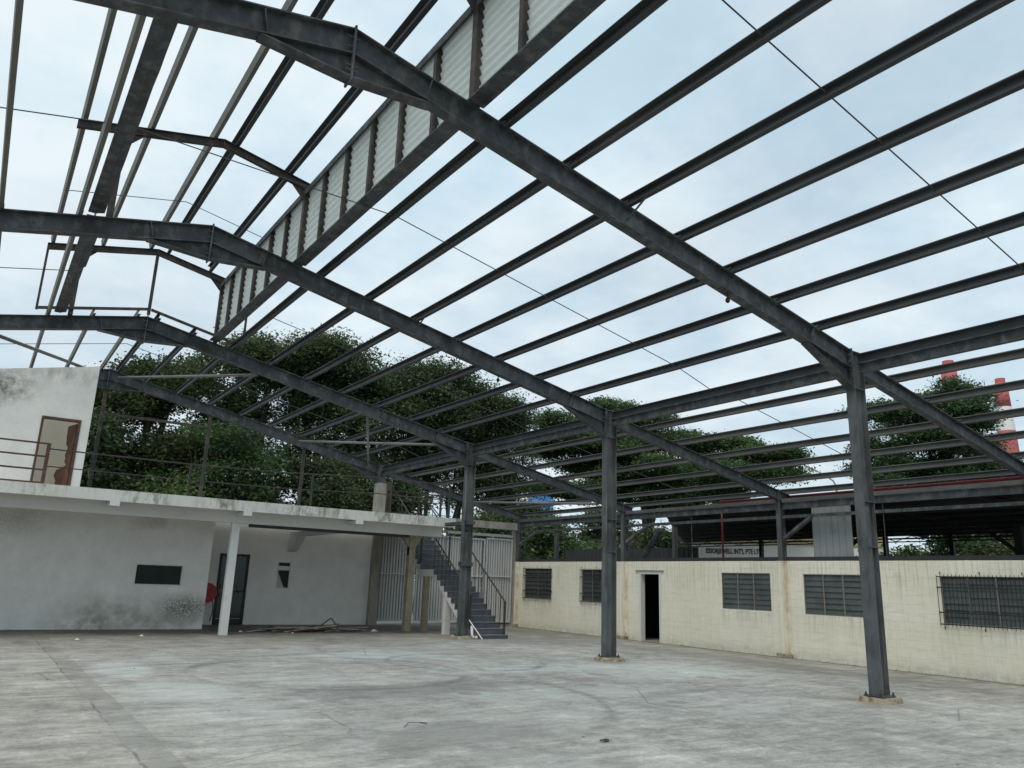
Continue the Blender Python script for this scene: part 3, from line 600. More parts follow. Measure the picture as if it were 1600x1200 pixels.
for bi in (-1, 0, 1, 2):
    where = BAY[bi]
    for i_, x in enumerate(MAINR):
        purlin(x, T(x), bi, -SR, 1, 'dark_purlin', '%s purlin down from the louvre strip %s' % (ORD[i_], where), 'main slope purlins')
    purlin(0.03, 5.436, bi, 0, 1, 'dark_purlin', 'purlin on the beam between column heads '+where, None, dep=0.17, y0=bi*B+0.12, y1=(bi+1)*B-0.12)
    for i_, x in enumerate((1.2, 2.3, 3.43, 4.49, 5.57)):
        purlin(x, T2(x), bi, -0.203, 1, 'purlin', '%s lean-to purlin down from the columns %s' % (ORD[i_], where), 'lean-to purlins')
    purlin(6.5, T2(6.5), bi, -0.203, 1, 'purlin', 'eave purlin right above the cream wall '+where, None)
    # left slope
    for x, lw in ((-11.5, 'beside the torn flashing'), (-12.55, 'lowest on the left slope')):
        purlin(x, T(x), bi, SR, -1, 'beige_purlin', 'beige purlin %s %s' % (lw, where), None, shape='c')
    if bi == 2:
        for x in (-8.33, -9.2):
            purlin(x, T(x), bi, -SR, 1, 'dark_purlin', '%s purlin right of the ridge in the bay of the staircase, end projecting' % ('second' if x > -9 else 'first'), None, y0=2*B-0.28)
        for x in (-9.66, -10.6):
            purlin(x, T(x), bi, SR, -1, 'beige_purlin', '%s beige purlin left of the ridge in the bay of the staircase, end projecting' % ('second' if x < -10 else 'first'), None, y0=2*B-0.28, shape='c')
    # eave tie beam between columns
    m = MB(); m.ibeam((0, bi*B+0.1, 5.345), (0, (bi+1)*B-0.1, 5.345), 0.18, 0.11)
    one('eave_beam', m, 'steel', 'steel I-beam along the column heads '+where, 'beam', (0, bi*B+0.1, 5.23))
    # wall head members
    y0, y1 = bi*B+0.076, (bi+1)*B-0.076
    m = MB(); m.ibeam((6.24, y0, 3.9), (6.24, y1, 3.9), 0.19, 0.1)
    one('wall_head_beam', m, 'steel', 'steel beam under the eave purlin above the wall '+where, 'beam', (6.24, y0, 3.8))
    m = MB(); m.profile([(0, 0), (0.06, 0), (0.06, 0.006), (0.006, 0.006), (0.006, 0.094), (0.06, 0.094), (0.06, 0.1), (0, 0.1)], (6.21, y0, 4.0), (6.21, y1, 4.0), (1, 0, 0), (0, 0, 1))
    one('wall_plate_channel', m, 'purlin', 'grey channel lying on the wall head beam '+where, 'channel', (6.21, y0, 4.0))
    m = MB(); m.box(6.2, 6.28, y0, y1, 3.56, 3.64)
    one('wall_girt', m, 'steel', 'slim steel girt midway above the cream wall '+where, 'girt', (6.24, y0, 3.56))
    m = MB(); m.box(6.28, 6.38, y0, y1, 2.432, 2.53)
    one('wall_top_rail', m, 'shedsteel', 'dark rail on the cream wall top '+where, 'rail', (6.33, y0, 2.432))
# raking struts beside the wall columns
def strut(p0, p1, label, w=0.13, h=0.075, mat='column'):
    m_ = MB(); a, b = Vector(p0), Vector(p1); d = (b-a).normalized(); sx = Vector((1, 0, 0)); sz = sx.cross(d)
    pr = [(-w/2, -h/2), (w/2, -h/2), (w/2, -h/2+0.008), (-w/2+0.008, -h/2+0.008), (-w/2+0.008, h/2-0.008), (w/2, h/2-0.008), (w/2, h/2), (-w/2, h/2)]
    m_.profile(pr, a, b, sx, sz); return one('raking_strut', m_, mat, label, 'brace', p0)
strut((6.26, B-0.08, 3.02), (6.26, B-0.95, 3.56), 'raking steel channel strut from the wall column next to the grey metal panel')
strut((6.26, 2*B-0.08, 3.05), (6.26, 2*B-1.1, 3.56), 'raking steel channel strut from the wall column above the doorway')
strut((6.26, 3*B-0.08, 3.1), (6.26, 3*B-1.2, 3.56), 'raking steel channel strut at the corner where cream wall meets gates')
m = MB(); m.tube([(6.95, 2*B-0.05, 2.45), (6.95, 2*B-1.0, 3.5)], 0.1, 10)
one('raking_pipe', m, 'steel', 'thick dark raking pipe behind the strut above the doorway', 'pipe', (6.95, 2*B-0.05, 2.45), smooth=False)
m = MB(); m.ibeam((6.9, 10.95, 2.44), (6.9, 10.95, 3.56), 0.15, 0.12, up=(1, 0, 0))
one('stub_post', m, 'column', 'short grey steel post on the wall top just past the doorway', 'post', (6.9, 10.95, 2.44))
m = MB(); m.ibeam((6.9, 17.3, 2.44), (6.9, 17.3, 3.56), 0.15, 0.12, up=(1, 0, 0))
one('stub_post', m, 'column', 'short grey steel post on the wall top above the small barred window', 'post', (6.9, 17.3, 2.44))

# ------------------------------------------------------------------ roof monitor with louvres
TM = lambda x: 9.35-SR*abs(x-RX)
mon = thing('roof_monitor', 'raised ridge ventilator with a strip of white louvres on its right side', 'roof ventilator', (RX, 2*B, T(-7.78)))
for k in range(3):
    y = k*B-(0.12 if k == 2 else 0)
    fr = None
    for sgn in (1, -1):
        X = lambda x: RX+sgn*(x-RX)
        xa, xb, d = RX+0.001, -7.09, 0.15
        r = MB()
        r.xz([(X(xa), TM(xa)), (X(xb), TM(xb)), (X(xb), TM(xb)-0.01), (X(xa), TM(xa)-0.01)], y-0.045, y+0.045)
        r.xz([(X(xa), TM(xa)-d+0.01), (X(xb), TM(xb)-d+0.01), (X(xb), TM(xb)-d), (X(xa), TM(xa)-d)], y-0.045, y+0.045)
        r.xz([(X(xa), TM(xa)-0.01), (X(xb), TM(xb)-0.01), (X(xb), TM(xb)-d+0.01), (X(xa), TM(xa)-d+0.01)], y-0.004, y+0.004)
        if fr is None: fr = r.build('monitor_frame', 'rusty', mon)
        else: r.build('rafter', 'rusty', fr)
        c = MB(); xp = -7.78
        c.box(min(X(xp-0.06), X(xp+0.04)), max(X(xp-0.06), X(xp+0.04)), y-0.06, y+0.06, T(xp)+0.002, TM(xp)-d-0.002)
        c.build('post', 'rusty', fr)
        g = MB(); g.xz([(X(-7.85), TM(-7.85)-d-0.002), (X(-8.12), TM(-8.12)-d-0.002), (X(-7.85), TM(-7.85)-d-0.24)], y-0.005, y+0.005)
        g.build('gusset', 'rusty', fr)
    if k == 2:
        m = MB(); m.box(RX-0.035, RX+0.035, y-0.03, y+0.03, 7.63, TM(RX)-0.152); m.build('king_post', 'rusty', fr)
        lo = lambda x: 7.78-SR*abs(x-RX)
        for sgn in (1, -1):
            X = lambda x: RX+sgn*(x-RX)
            m = MB(); m.xz([(X(RX+0.036), lo(RX)), (X(-7.09), lo(-7.09)), (X(-7.09), lo(-7.09)-0.07), (X(RX+0.036), lo(RX)-0.07)], y-0.09, y-0.064); m.build('gable_rail', 'rusty', fr)
            m = MB(); m.box(min(X(-7.09), X(-7.14)), max(X(-7.09), X(-7.14)), y-0.062, y-0.01, lo(-7.09)-0.06, TM(-7.12)-0.152); m.build('gable_hanger', 'rusty', fr)
ym0, ym1 = -B, 2*B-0.06
segs = ((-B, -0.002), (0.002, B-0.002), (B+0.002, ym1))
for (a, b) in segs:
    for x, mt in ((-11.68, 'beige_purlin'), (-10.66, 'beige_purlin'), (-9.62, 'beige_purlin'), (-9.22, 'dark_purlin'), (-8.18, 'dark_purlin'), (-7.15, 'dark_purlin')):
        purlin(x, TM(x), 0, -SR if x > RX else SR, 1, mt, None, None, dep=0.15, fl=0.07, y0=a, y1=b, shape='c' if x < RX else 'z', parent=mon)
    m = MB(); m.profile([(0, 0), (0.07, 0), (0.07, 0.012), (0.012, 0.012), (0.012, 0.17), (0, 0.17)], (-7.76, a+0.062, T(-7.76)+0.03), (-7.76, b-0.062, T(-7.76)+0.03), (1, 0, 0), (0, 0, 1))
    m.box(-7.94, -7.763, a+0.062, b-0.062, T(-7.76)+0.03, T(-7.76)+0.05)
    m.build('sill_beam', 'steel', mon)
    m = MB(); m.box(-7.87, -7.7, a+0.062, b-0.062, 8.8, 8.815); m.box(-7.87, -7.85, a+0.062, b-0.062, 8.7, 8.8); m.box(-7.8, -7.7, a+0.062, b-0.062, 8.815, 8.9); m.build('head_rail', 'steel', mon)
    # left side: sill channel with torn flashing
    rr = random.Random(int(a*10)+50); top = []; yy = a+0.07; w_ = 0.0
    m = MB(); m.box(-11.37, -11.25, a+0.07, b-0.07, T(-11.2)+0.03, T(-11.2)+0.05); m.box(-11.25, -11.24, a+0.07, b-0.07, T(-11.2)+0.03, T(-11.2)+0.2)
    m.build('sill_channel', 'steel', mon)
    pts_ = [(-11.239, a+0.07), (-11.239, b-0.07)]; yy = b-0.07; ed = -11.13
    while yy > a+0.3:
        pts_.append((ed+rr.uniform(-0.006, 0.006), yy)); yy -= rr.uniform(0.3, 0.7)
        if rr.random() < 0.12: pts_.append((ed, max(yy, a+0.12)+0.0)); ed = -11.13+rr.choice((0, 0.035, -0.03)); pts_.append((ed, max(yy, a+0.12)-0.05)); yy -= 0.06
    pts_.append((ed, a+0.07))
    m = MB(); m.prism([(x, y, T(-11.2)+0.04+(x+11.24)*0.3) for x, y in pts_], (0, 0, 0.003)); m.build('torn_flashing', 'steel', mon)
# louvre panels: slats shed outwards, lower edge on the weather side
edges = []
for bi in (-1, 0, 1):
    y0 = bi*B; y1 = (bi+1)*B-(0.12 if bi == 1 else 0)
    st = [y0+(y1-y0)*i/6 for i in range(7)]
    for i in range(6):
        if st[i+1] > -3.4: edges.append((st[i], st[i+1], i == 0, i == 5))
mull = {}
for (a, b, first, last) in sorted(edges, reverse=True):
    g0 = 0.065 if first else 0.03; g1 = 0.065 if last else 0.03; ln = b-a-g0-g1; key = round(ln, 3)
    f = MB(); f.box(-7.8, -7.69, a+g0-0.024, a+g0-0.004, 7.36, 8.79); f.box(-7.8, -7.69, b-g1+0.004, b-g1+0.024, 7.36, 8.79)
    f.box(-7.8, -7.69, a+g0-0.004, b-g1+0.004, 7.36, 7.38)
    pan = f.build('louvre_panel', 'rusty', mon)
    if key not in mull:
        q = MB(); nseg = 3; prof_ = [(0.05*(1-k/nseg)+0.012*math.sin(math.pi*k/nseg), 0.168*k/nseg) for k in range(nseg+1)]
        for (px, pz) in prof_: q.v += [(px, 0, pz), (px, ln, pz)]
        for k in range(nseg): q.f.append((2*k, 2*k+1, 2*k+3, 2*k+2))
        mull[key] = raw_mesh(q, 'slat', 'louvre')
    for s_ in range(10):
        o = child_at('slat', mull[key], pan, (-7.775, a+g0, 7.385+s_*0.138))
        o.rotation_euler = (0, random.uniform(-0.03, 0.03), 0)
    if not last:
        f = MB(); f.box(-7.848, -7.805, b-0.05, b+0.03, 7.3, 8.798); f.build('mullion', 'rusty', mon)

# ------------------------------------------------------------------ sag rods, pipe braces, small hangers
def rod(pts, label, r=0.009): 
    m_ = MB(); m_.tube(pts, r, 5); return one('sag_rod', m_, 'rod', label, 'rod', pts[0], 'sag rods between purlins')
def mainrod(y): return [(x, y, T(x)+0.06) for x in (-7.3, -5.3, -3.2, -1.0)]+[(0.03, y, 5.56)]
def leanrod(y): return [(x, y, T2(x)+0.09) for x in (0.2, 2.24, 4.45, 6.2)]
for bi, wh in ((-1, 'forward of the nearest frame'), (0, 'in the bay before the doorway frame'), (1, 'in the bay before the staircase frame'), (2, 'in the end bay by the gates')):
    ym = bi*B+B/2+ (0.0)
    if bi == 2:
        rod([(-13, ym, T(-13)+0.09), (RX, ym, 7.68)]+mainrod(ym), 'thin steel sag rod over the ridge '+wh)
    elif bi == 0:
        rod([(-13.5, ym, T(-13.5)+0.09), (-11.2, ym, T(-11.2)+0.09)]+mainrod(ym), 'thin sag rod strung straight across the roof opening '+wh)
    else:
        rod(mainrod(ym), 'thin steel sag rod down the main slope '+wh)
        if bi == 1:
            rod([(-13.5, ym, T(-13.5)+0.09), (-11.2, ym, T(-11.2)+0.09)], 'thin steel sag rod on the left slope '+wh)
            rod([(-11.7, ym, TM(-11.7)+0.06), (RX, ym, TM(RX)+0.05), (-7.15, ym, TM(-7.15)+0.06)], 'thin steel sag rod bent over the raised roof '+wh)
    rod(leanrod(ym), 'thin steel sag rod down the lean-to slope '+wh)
def pipe(a, b, label, r=0.04):
    m_ = MB(); m_.tube([a, b], r, 8); return one('brace_pipe', m_, 'pipe', label, 'pipe', a, 'pipe braces of the end bay', True)
pipe((-9.15, 3*B-0.1, 7.36), (-6.6, 2*B+0.1, 6.66), 'grey brace pipe from the ridge of the end frame to the staircase frame')
pipe((-3.26, 3*B-0.1, 6.12), (-1.05, 2*B+0.1, 5.5), 'grey brace pipe from mid rafter of the end frame to the staircase column head')
pipe((3.75, 3*B-0.1, 4.6), (5.17, 2*B+0.1, 4.27), 'grey brace pipe under the lean-to purlins of the end bay')
pipe((-0.6, 3*B-0.1, 5.62), (-3.4, 2*B+0.1, 6.0), 'grey brace pipe beneath the main slope near the concrete column')
pipe((-12.6, 2*B+0.1, 6.6), (-9.7, 3*B-0.1, 7.4), 'dark brace pipe on the left slope above the white upper wall', 0.045)
for (x, y, z0, nm) in ((-3.2, 0, T(-3.2)-0.33, 'nearest frame'), (-3.2, B, T(-3.2)-0.33, 'frame opposite the doorway'), (3.9, 2*B, T2(3.9)-0.26, 'lean-to rafter of the staircase frame')):
    m = MB(); m.tube([(x, y, z0), (x, y, z0-0.07)], 0.012, 6); m.tube([(x, y, z0-0.07), (x, y, z0-0.09), (x, y, z0-0.13), (x, y, z0-0.15)], [0.018, 0.035, 0.035, 0.015], 10)
    one('lamp_holder', m, 'bulb', 'small black lamp holder hanging under the '+nm, 'lamp holder', (x, y, z0))
# knee stays from rafter to purlin
def stay(x, k, label):
    y = k*B; m_ = MB(); m_.bar((x-0.02, y-0.09, T(x)-0.27), (x+0.05, y-0.45, T(x+0.05)+0.02), 0.035, 0.006); return one('purlin_stay', m_, 'steel', label, 'brace', (x, y, T(x)-0.27))
stay(-5.32, 0, 'short flat stay between the nearest rafter and a purlin'); stay(-5.32, 1, 'short flat stay between the doorway rafter and a purlin'); stay(-5.32, 2, 'short flat stay between the staircase rafter and a purlin')

# ------------------------------------------------------------------ cream block wall with windows
XW = 6.24
OPEN = {'w1': (16.71, 18.44, 1.06, 2.16), 'w2': (13.2, 14.9, 1.06, 2.14), 'door': (10.93, 11.96, -0.2, 2.12), 'w3': (6.77, 8.48, 1.08, 2.09), 'w4': (4.0, 5.72, 1.06, 2.08), 'w5': (0.35, 2.13, 1.04, 2.07)}
def cut(rects, o):
    out = []
    for (a, b, c, d) in rects:
        oa, ob, oc, od = o
        if ob <= a or oa >= b or od <= c or oc >= d: out.append((a, b, c, d)); continue
        if oa > a: out.append((a, oa, c, d))
        if ob < b: out.append((ob, b, c, d))
        a2, b2 = max(a, oa), min(b, ob)
        if oc > c: out.append((a2, b2, c, oc))
        if od < d: out.append((a2, b2, od, d))
    return out
wall = thing('block_wall', 'long cream painted block wall with barred and louvred windows and an open doorway', 'wall', (XW, 9, -0.08))
W0, W1, WZ0, WZ1 = -3.0, 19.0, -0.16, 2.42
rects = [(W0, W1, WZ0, WZ1)]
for o in OPEN.values(): rects = cut(rects, o)
m = MB()
for (a, b, c, d) in rects: m.box(XW+0.004, XW+0.17, a, b, c, d)
m.build('wall_core', 'mortar', wall)
# blocks
bh = 0.2; bw = 0.4; cache = {}
blocks = []
nz = 13
for r_ in range(nz):
    z1 = WZ1-r_*bh; z0 = z1-bh
    ys = W0-(bw/2 if r_ % 2 else 0)
    while ys < W1:
        rl = [(max(ys, W0), min(ys+bw, W1), max(z0, WZ0), z1)]
        for o in OPEN.values(): rl = cut(rl, o)
        for q in rl:
            if q[1]-q[0] > 0.03 and q[3]-q[2] > 0.03: blocks.append(q)
        ys += bw
def block_mesh(w, h):
    g, bv, dp = 0.0012, 0.008, 0.03
    def ring(ins, x): return [(x, ins, ins), (x, w-ins, ins), (x, w-ins, h-ins), (x, ins, h-ins)]
    v = ring(g, dp)+ring(g, 0.0022)+ring(g+bv, 0.0)
    f = []
    for k in range(2):
        for i in range(4): f.append((4*k+i, 4*k+4+i, 4*k+4+(i+1) % 4, 4*k+(i+1) % 4))
    f.append((8, 11, 10, 9)); return v, f
vis = [q for q in blocks if q[1] > 0.2]
vis.sort(key=lambda q: q[0])
near = vis[:290]; rest = vis[290:]+[q for q in blocks if q[1] <= 0.2]
rr = random.Random(3)
for q in near:
    key = (round(q[1]-q[0], 3), round(q[3]-q[2], 3))
    if key not in cache:
        v, f = block_mesh(*key); q_ = MB(); q_.v = v; q_.f = f; cache[key] = raw_mesh(q_, 'block', 'yellow')
    child_at('block', cache[key], wall, (XW-0.001+rr.uniform(-0.0015, 0.0015), q[0], q[2]))
m = MB()
for q in rest:
    v, f = block_mesh(q[1]-q[0], q[3]-q[2]); dx = rr.uniform(-0.0015, 0.0015)
    m.add([(x+XW-0.001+dx, y+q[0], z+q[2]) for x, y, z in v], f)
tag(m.build('far_blocks', 'yellow', wall), kind='stuff')
# pilasters under the wall columns
for k in range(4):
    y = k*B
    m = MB(); m.box(XW-0.1, XW+0.003, y-0.095, y+0.095, -0.1, 2.421); m.build('pilaster', 'yellow', wall)
    m = MB(); m.box(XW-0.2, XW+0.003, y-0.19, y+0.19, -0.1, 0.03); m.build('pilaster_foot', 'plinth', wall)
# room behind
m = MB(); m.box(XW+0.171, 10.4, W0, 18.96, 2.3, 2.418); m.build('room_roof', 'oldconc', wall)
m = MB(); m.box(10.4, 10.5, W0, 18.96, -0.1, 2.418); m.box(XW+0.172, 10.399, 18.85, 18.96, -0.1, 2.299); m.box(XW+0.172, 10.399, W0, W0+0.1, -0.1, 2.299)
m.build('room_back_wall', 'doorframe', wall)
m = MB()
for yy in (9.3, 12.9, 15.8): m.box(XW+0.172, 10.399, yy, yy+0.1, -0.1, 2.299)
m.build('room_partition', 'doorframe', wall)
m = MB(); m.box(XW+0.0, 10.39, 9.42, 12.88, -0.08, -0.06); m.build('room_floor', 'oldconc', wall)
# openings
def louvre_window(nm, o, grille, ncol=3, nrow=7):
    a, b, c, d = o
    f = MB(); t_ = 0.018
    f.box(XW+0.012, XW+0.07, a, b, c, c+t_); f.box(XW+0.012, XW+0.07, a, b, d-t_, d)
    f.box(XW+0.012, XW+0.07, a, a+t_, c+t_, d-t_); f.box(XW+0.012, XW+0.07, b-t_, b, c+t_, d-t_)
    wv = (b-a-2*t_)/ncol
    for i in range(1, ncol): f.box(XW+0.008, XW+0.07, a+t_+i*wv-0.012, a+t_+i*wv+0.012, c+t_, d-t_)
    win = f.build('window', 'winframe', wall); hh = (d-c-2*t_)/nrow
    q = MB(); pw = wv-0.03
    th = 0.19; zt = hh*1.05
    q.add([(0, 0, 0), (0, pw, 0), (zt*math.sin(th), pw, zt*math.cos(th)), (zt*math.sin(th), 0, zt*math.cos(th)),
           (0.006, 0, 0), (0.006, pw, 0), (0.006+zt*math.sin(th), pw, zt*math.cos(th)), (0.006+zt*math.sin(th), 0, zt*math.cos(th))],
          [(0, 3, 2, 1), (4, 5, 6, 7), (0, 1, 5, 4), (1, 2, 6, 5), (2, 3, 7, 6), (3, 0, 4, 7)])
    pm = raw_mesh(q, 'pane', 'glasspane')
    for i in range(ncol):
        for j in range(nrow):
            o_ = child_at('pane', pm, win, (XW+0.028, a+t_+i*wv+0.015, c+t_+j*hh))
            o_.rotation_euler = (rr.uniform(-0.01, 0.01), rr.uniform(-0.05, 0.05), 0)
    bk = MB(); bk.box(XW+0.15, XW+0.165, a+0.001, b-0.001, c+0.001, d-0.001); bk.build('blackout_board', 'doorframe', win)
    if grille:
        g = MB(); ga, gb, gc, gd = a-0.06, b+0.06, c-0.06, d+0.04; xg = XW-0.045; r_ = 0.0045
        nb = 22
        for i in range(nb+1):
            yy = ga+(gb-ga)*i/nb; g.box(xg-r_, xg+r_, yy-r_, yy+r_, gc, gd)
        for zz in (gc+0.05, gc+(gd-gc)*0.27, gc+(gd-gc)*0.75, gd-0.05): g.box(xg-0.016, xg-0.007, ga, gb, zz-0.012, zz+0.012)
        for yy in (ga+0.1, (ga+gb)/2, gb-0.1):
            for zz in (gc+0.05, gd-0.05): g.box(xg-0.007, XW-0.002, yy-0.01, yy+0.01, zz-0.01, zz+0.01)
            g.box(xg-0.02, xg-0.017, yy-0.012, yy+0.012, gd, gd+0.06); g.box(xg-0.02, xg-0.017, yy-0.012, yy+0.012, gc-0.06, gc)
        for zz in (gc+(gd-gc)*0.27, gc+(gd-gc)*0.75):
            for yy in (ga, gb): g.box(xg-0.007, XW-0.002, yy-0.012, yy+0.012, zz-0.012, zz+0.012)
        g.build('grille', 'grille', win)
    return win
for nm, gr in (('w1', True), ('w2', True), ('w3', False), ('w4', False), ('w5', True)): louvre_window(nm, OPEN[nm], gr, 2 if nm == 'w1' else 3)
a, b, c, d = OPEN['door']
m = MB(); m.box(XW-0.015, XW+0.172, a, a+0.1, -0.1, d); m.box(XW-0.015, XW+0.172, b-0.1, b, -0.1, d); m.box(XW-0.015, XW+0.172, a+0.1, b-0.1, d-0.1, d)
m.build('door_frame', 'whitetrim', wall)
m = MB(); m.box(XW-0.05, XW+0.0, a-0.12, b+0.12, d, d+0.025); m.build('door_hood', 'oldconc', wall)
# broken pane slot
# ------------------------------------------------------------------ white office building with deck
off = thing('office_building', 'white two-storey office block with concrete deck, stained walls and a thin white post', 'building', (-6, 16.9, 0))
# front lower wall
wx0, wx1, wz0, wz1 = -8.17, -6.9, 1.18, 1.77
rects = cut([(-19, -6.18, -0.02, 3.2)], (wx0, wx1, wz0, wz1))
m = MB()
for (a, b, c, d) in rects: m.box(a, b, 16.9, 17.05, c, d)
m.build('wall', 'stainwhite', off)
m = MB(); m.box(-6.33, -6.18, 17.05, 19.0, -0.02, 3.2); m.build('side_wall', 'stainwhite', off)
f = MB(); f.box(wx0, wx1, 16.885, 16.96, wz0, wz0+0.035); f.box(wx0, wx1, 16.885, 16.96, wz1-0.035, wz1); f.box(wx0, wx0+0.035, 16.885, 16.96, wz0+0.035, wz1-0.035); f.box(wx1-0.035, wx1, 16.885, 16.96, wz0+0.035, wz1-0.035)
w = f.build('window', 'whitetrim', off)
for i in range(2):
    x0 = wx0+0.035+i*(wx1-wx0-0.07)/2
    p = MB(); p.box(x0+0.004, x0+(wx1-wx0-0.07)/2-0.004, 16.945, 16.955, wz0+0.036, wz1-0.036); p.build('pane', 'darkglass', w)
p = MB(); p.box(wx0-0.1, wx1+0.1, 17.4, 17.42, 0.9, 2.1); p.build('blind', 'doorframe', w)
# rear wall with door and small window
yr = 18.98
dx0, dx1, dz = -5.4, -4.45, 2.2
sx0, sx1, sz0, sz1 = -3.5, -3.06, 1.15, 2.02
rects = cut(cut([(-6.18, -0.17, -0.02, 3.2)], (dx0, dx1, -0.1, dz)), (sx0, sx1, sz0, sz1))
m = MB()
for (a, b, c, d) in rects: m.box(a, b, yr, yr+0.15, c, d)
m.build('rear_wall', 'stainwhite', off)
f = MB(); f.box(dx0, dx0+0.08, yr-0.02, yr+0.08, 0, dz); f.box(dx1-0.08, dx1, yr-0.02, yr+0.08, 0, dz); f.box(dx0+0.08, dx1-0.08, yr-0.02, yr+0.08, dz-0.08, dz)
f.box(dx0+0.08, dx1-0.08, yr, yr+0.05, 0.0, 0.18); f.box(dx0+0.08, dx1-0.08, yr, yr+0.05, 1.0, 1.06)
dr = f.build('door', 'doorframe', off)
for z0, z1 in ((0.185, 0.995), (1.065, dz-0.085)):
    p = MB(); p.box(dx0+0.083, dx1-0.083, yr+0.02, yr+0.03, z0, z1); p.build('glass', 'doorglass', dr)
p = MB(); p.tube([(dx0+0.14, yr-0.06, 0.85), (dx0+0.14, yr-0.06, 1.25)], 0.014, 8); p.tube([(dx0+0.14, yr-0.06, 0.9), (dx0+0.14, yr+0.01, 0.9)], 0.01, 6); p.tube([(dx0+0.14, yr-0.06, 1.2), (dx0+0.14, yr+0.01, 1.2)], 0.01, 6); p.build('handle', 'pipe', dr)
f = MB(); f.box(sx0, sx1, yr-0.015, yr+0.06, sz0, sz0+0.03); f.box(sx0, sx1, yr-0.015, yr+0.06, sz1-0.03, sz1); f.box(sx0, sx0+0.03, yr-0.015, yr+0.06, sz0+0.03, sz1-0.03); f.box(sx1-0.03, sx1, yr-0.015, yr+0.06, sz0+0.03, sz1-0.03)
w = f.build('window', 'whitetrim', off)
p = MB(); p.box(sx0+0.031, sx1-0.031, yr+0.02, yr+0.03, sz0+0.031, sz1-0.031); p.build('pane', 'darkglass', w)
p = MB(); p.box(sx0+0.031, sx1-0.031, yr+0.005, yr+0.018, sz1-0.28, sz1-0.14); p.build('crossbar', 'whitetrim', w)
p = MB(); p.prism([(sx0+0.031, yr+0.017, sz0+0.031), (sx0+0.28, yr+0.017, sz0+0.031), (sx0+0.031, yr+0.017, sz1-0.34)], (0, -0.01, 0)); p.build('pane_reflection', 'beige', w)  # beige triangle laid on the pane to imitate its slanting reflection
# deck slab, lip, beams
m = MB(); m.box(-19, 0.3, 14.02, 18.8, 3.25, 3.46); m.build('deck_slab', 'soffit', off)
m = MB(); m.box(-19, 0.3, 13.88, 14.018, 3.2, 3.475); m.build('slab_edge', 'lip', off)
m = MB(); m.box(-19, 0.22, 14.55, 14.8, 2.92, 3.249); m.build('edge_beam', 'soffit', off)
for bx in (-9.32, -6.1, -2.9):
    m = MB(); m.box(bx-0.11, bx+0.11, 13.865, 14.549, 3.09, 3.199); m.box(bx-0.11, bx+0.11, 13.865, 13.879, 3.2, 3.3); m.build('beam_end', 'postwhite', off)
for bx in (-3.1,):
    m = MB(); m.prism([(bx-0.12, 14.801, 3.0), (bx-0.12, 18.979, 3.0), (bx-0.12, 18.979, 2.35), (bx-0.12, 18.7, 2.4), (bx-0.12, 18.0, 2.85), (bx-0.12, 14.801, 2.85)], (0.24, 0, 0)); m.build('cross_beam', 'soffit', off)
m = MB(); m.box(-5.8, -0.9, 14.6, 14.75, 2.84, 2.918); m.build('dark_channel', 'shedsteel', off)
m = MB(); m.box(-6.27, -6.06, 14.62, 14.78, 0.0, 2.918); m.build('post', 'postwhite', off)
# upper storey room
ux1 = -9.87; ox0, ox1, oz1 = -11.05, -10.1, 5.56
topz = lambda x: 7.16-SR*abs(x-ux1)
m = MB()
m.xz([(-13.5, 3.46), (ox0, 3.46), (ox0, topz(ox0)), (-13.5, topz(-13.5))], 16.9, 17.05)
m.xz([(ox0, oz1), (ox1, oz1), (ox1, topz(ox1)), (ox0, topz(ox0))], 16.9, 17.05)
m.xz([(ox1, 3.46), (ux1, 3.46), (ux1, topz(ux1)), (ox1, topz(ox1))], 16.9, 17.05)
m.build('upper_wall', 'stainwhite', off)
m = MB(); m.box(-13.5, ux1-0.001, 18.55, 18.7, 3.461, 6.3); m.box(ux1-0.15, ux1-0.001, 17.051, 18.549, 3.461, 6.3); m.build('upper_back_wall', 'beige', off)
f = MB(); f.box(ox0, ox0+0.06, 16.88, 17.06, 3.461, oz1); f.box(ox1-0.06, ox1, 16.88, 17.06, 3.461, oz1); f.box(ox0+0.06, ox1-0.06, 16.88, 17.06, oz1-0.06, oz1)
ud = f.build('upper_door_frame', 'brown', off)
rj = random.Random(5); pts = [(0, 3.47), (0, 5.48)]
for i in range(12): pts.append((0.34-0.012*i+rj.uniform(-0.05, 0.05), 5.42-i*0.1))
pts += [(0.55, 4.2), (0.62, 4.05), (0.5, 3.9), (0.56, 3.47)]
p = MB(); p.prism([(ox1-0.08-q*0.5, 17.08+q*0.86, z) for q, z in pts][::-1], (0.03, 0.02, 0)); p.build('broken_door_leaf', 'doorwood', ud)
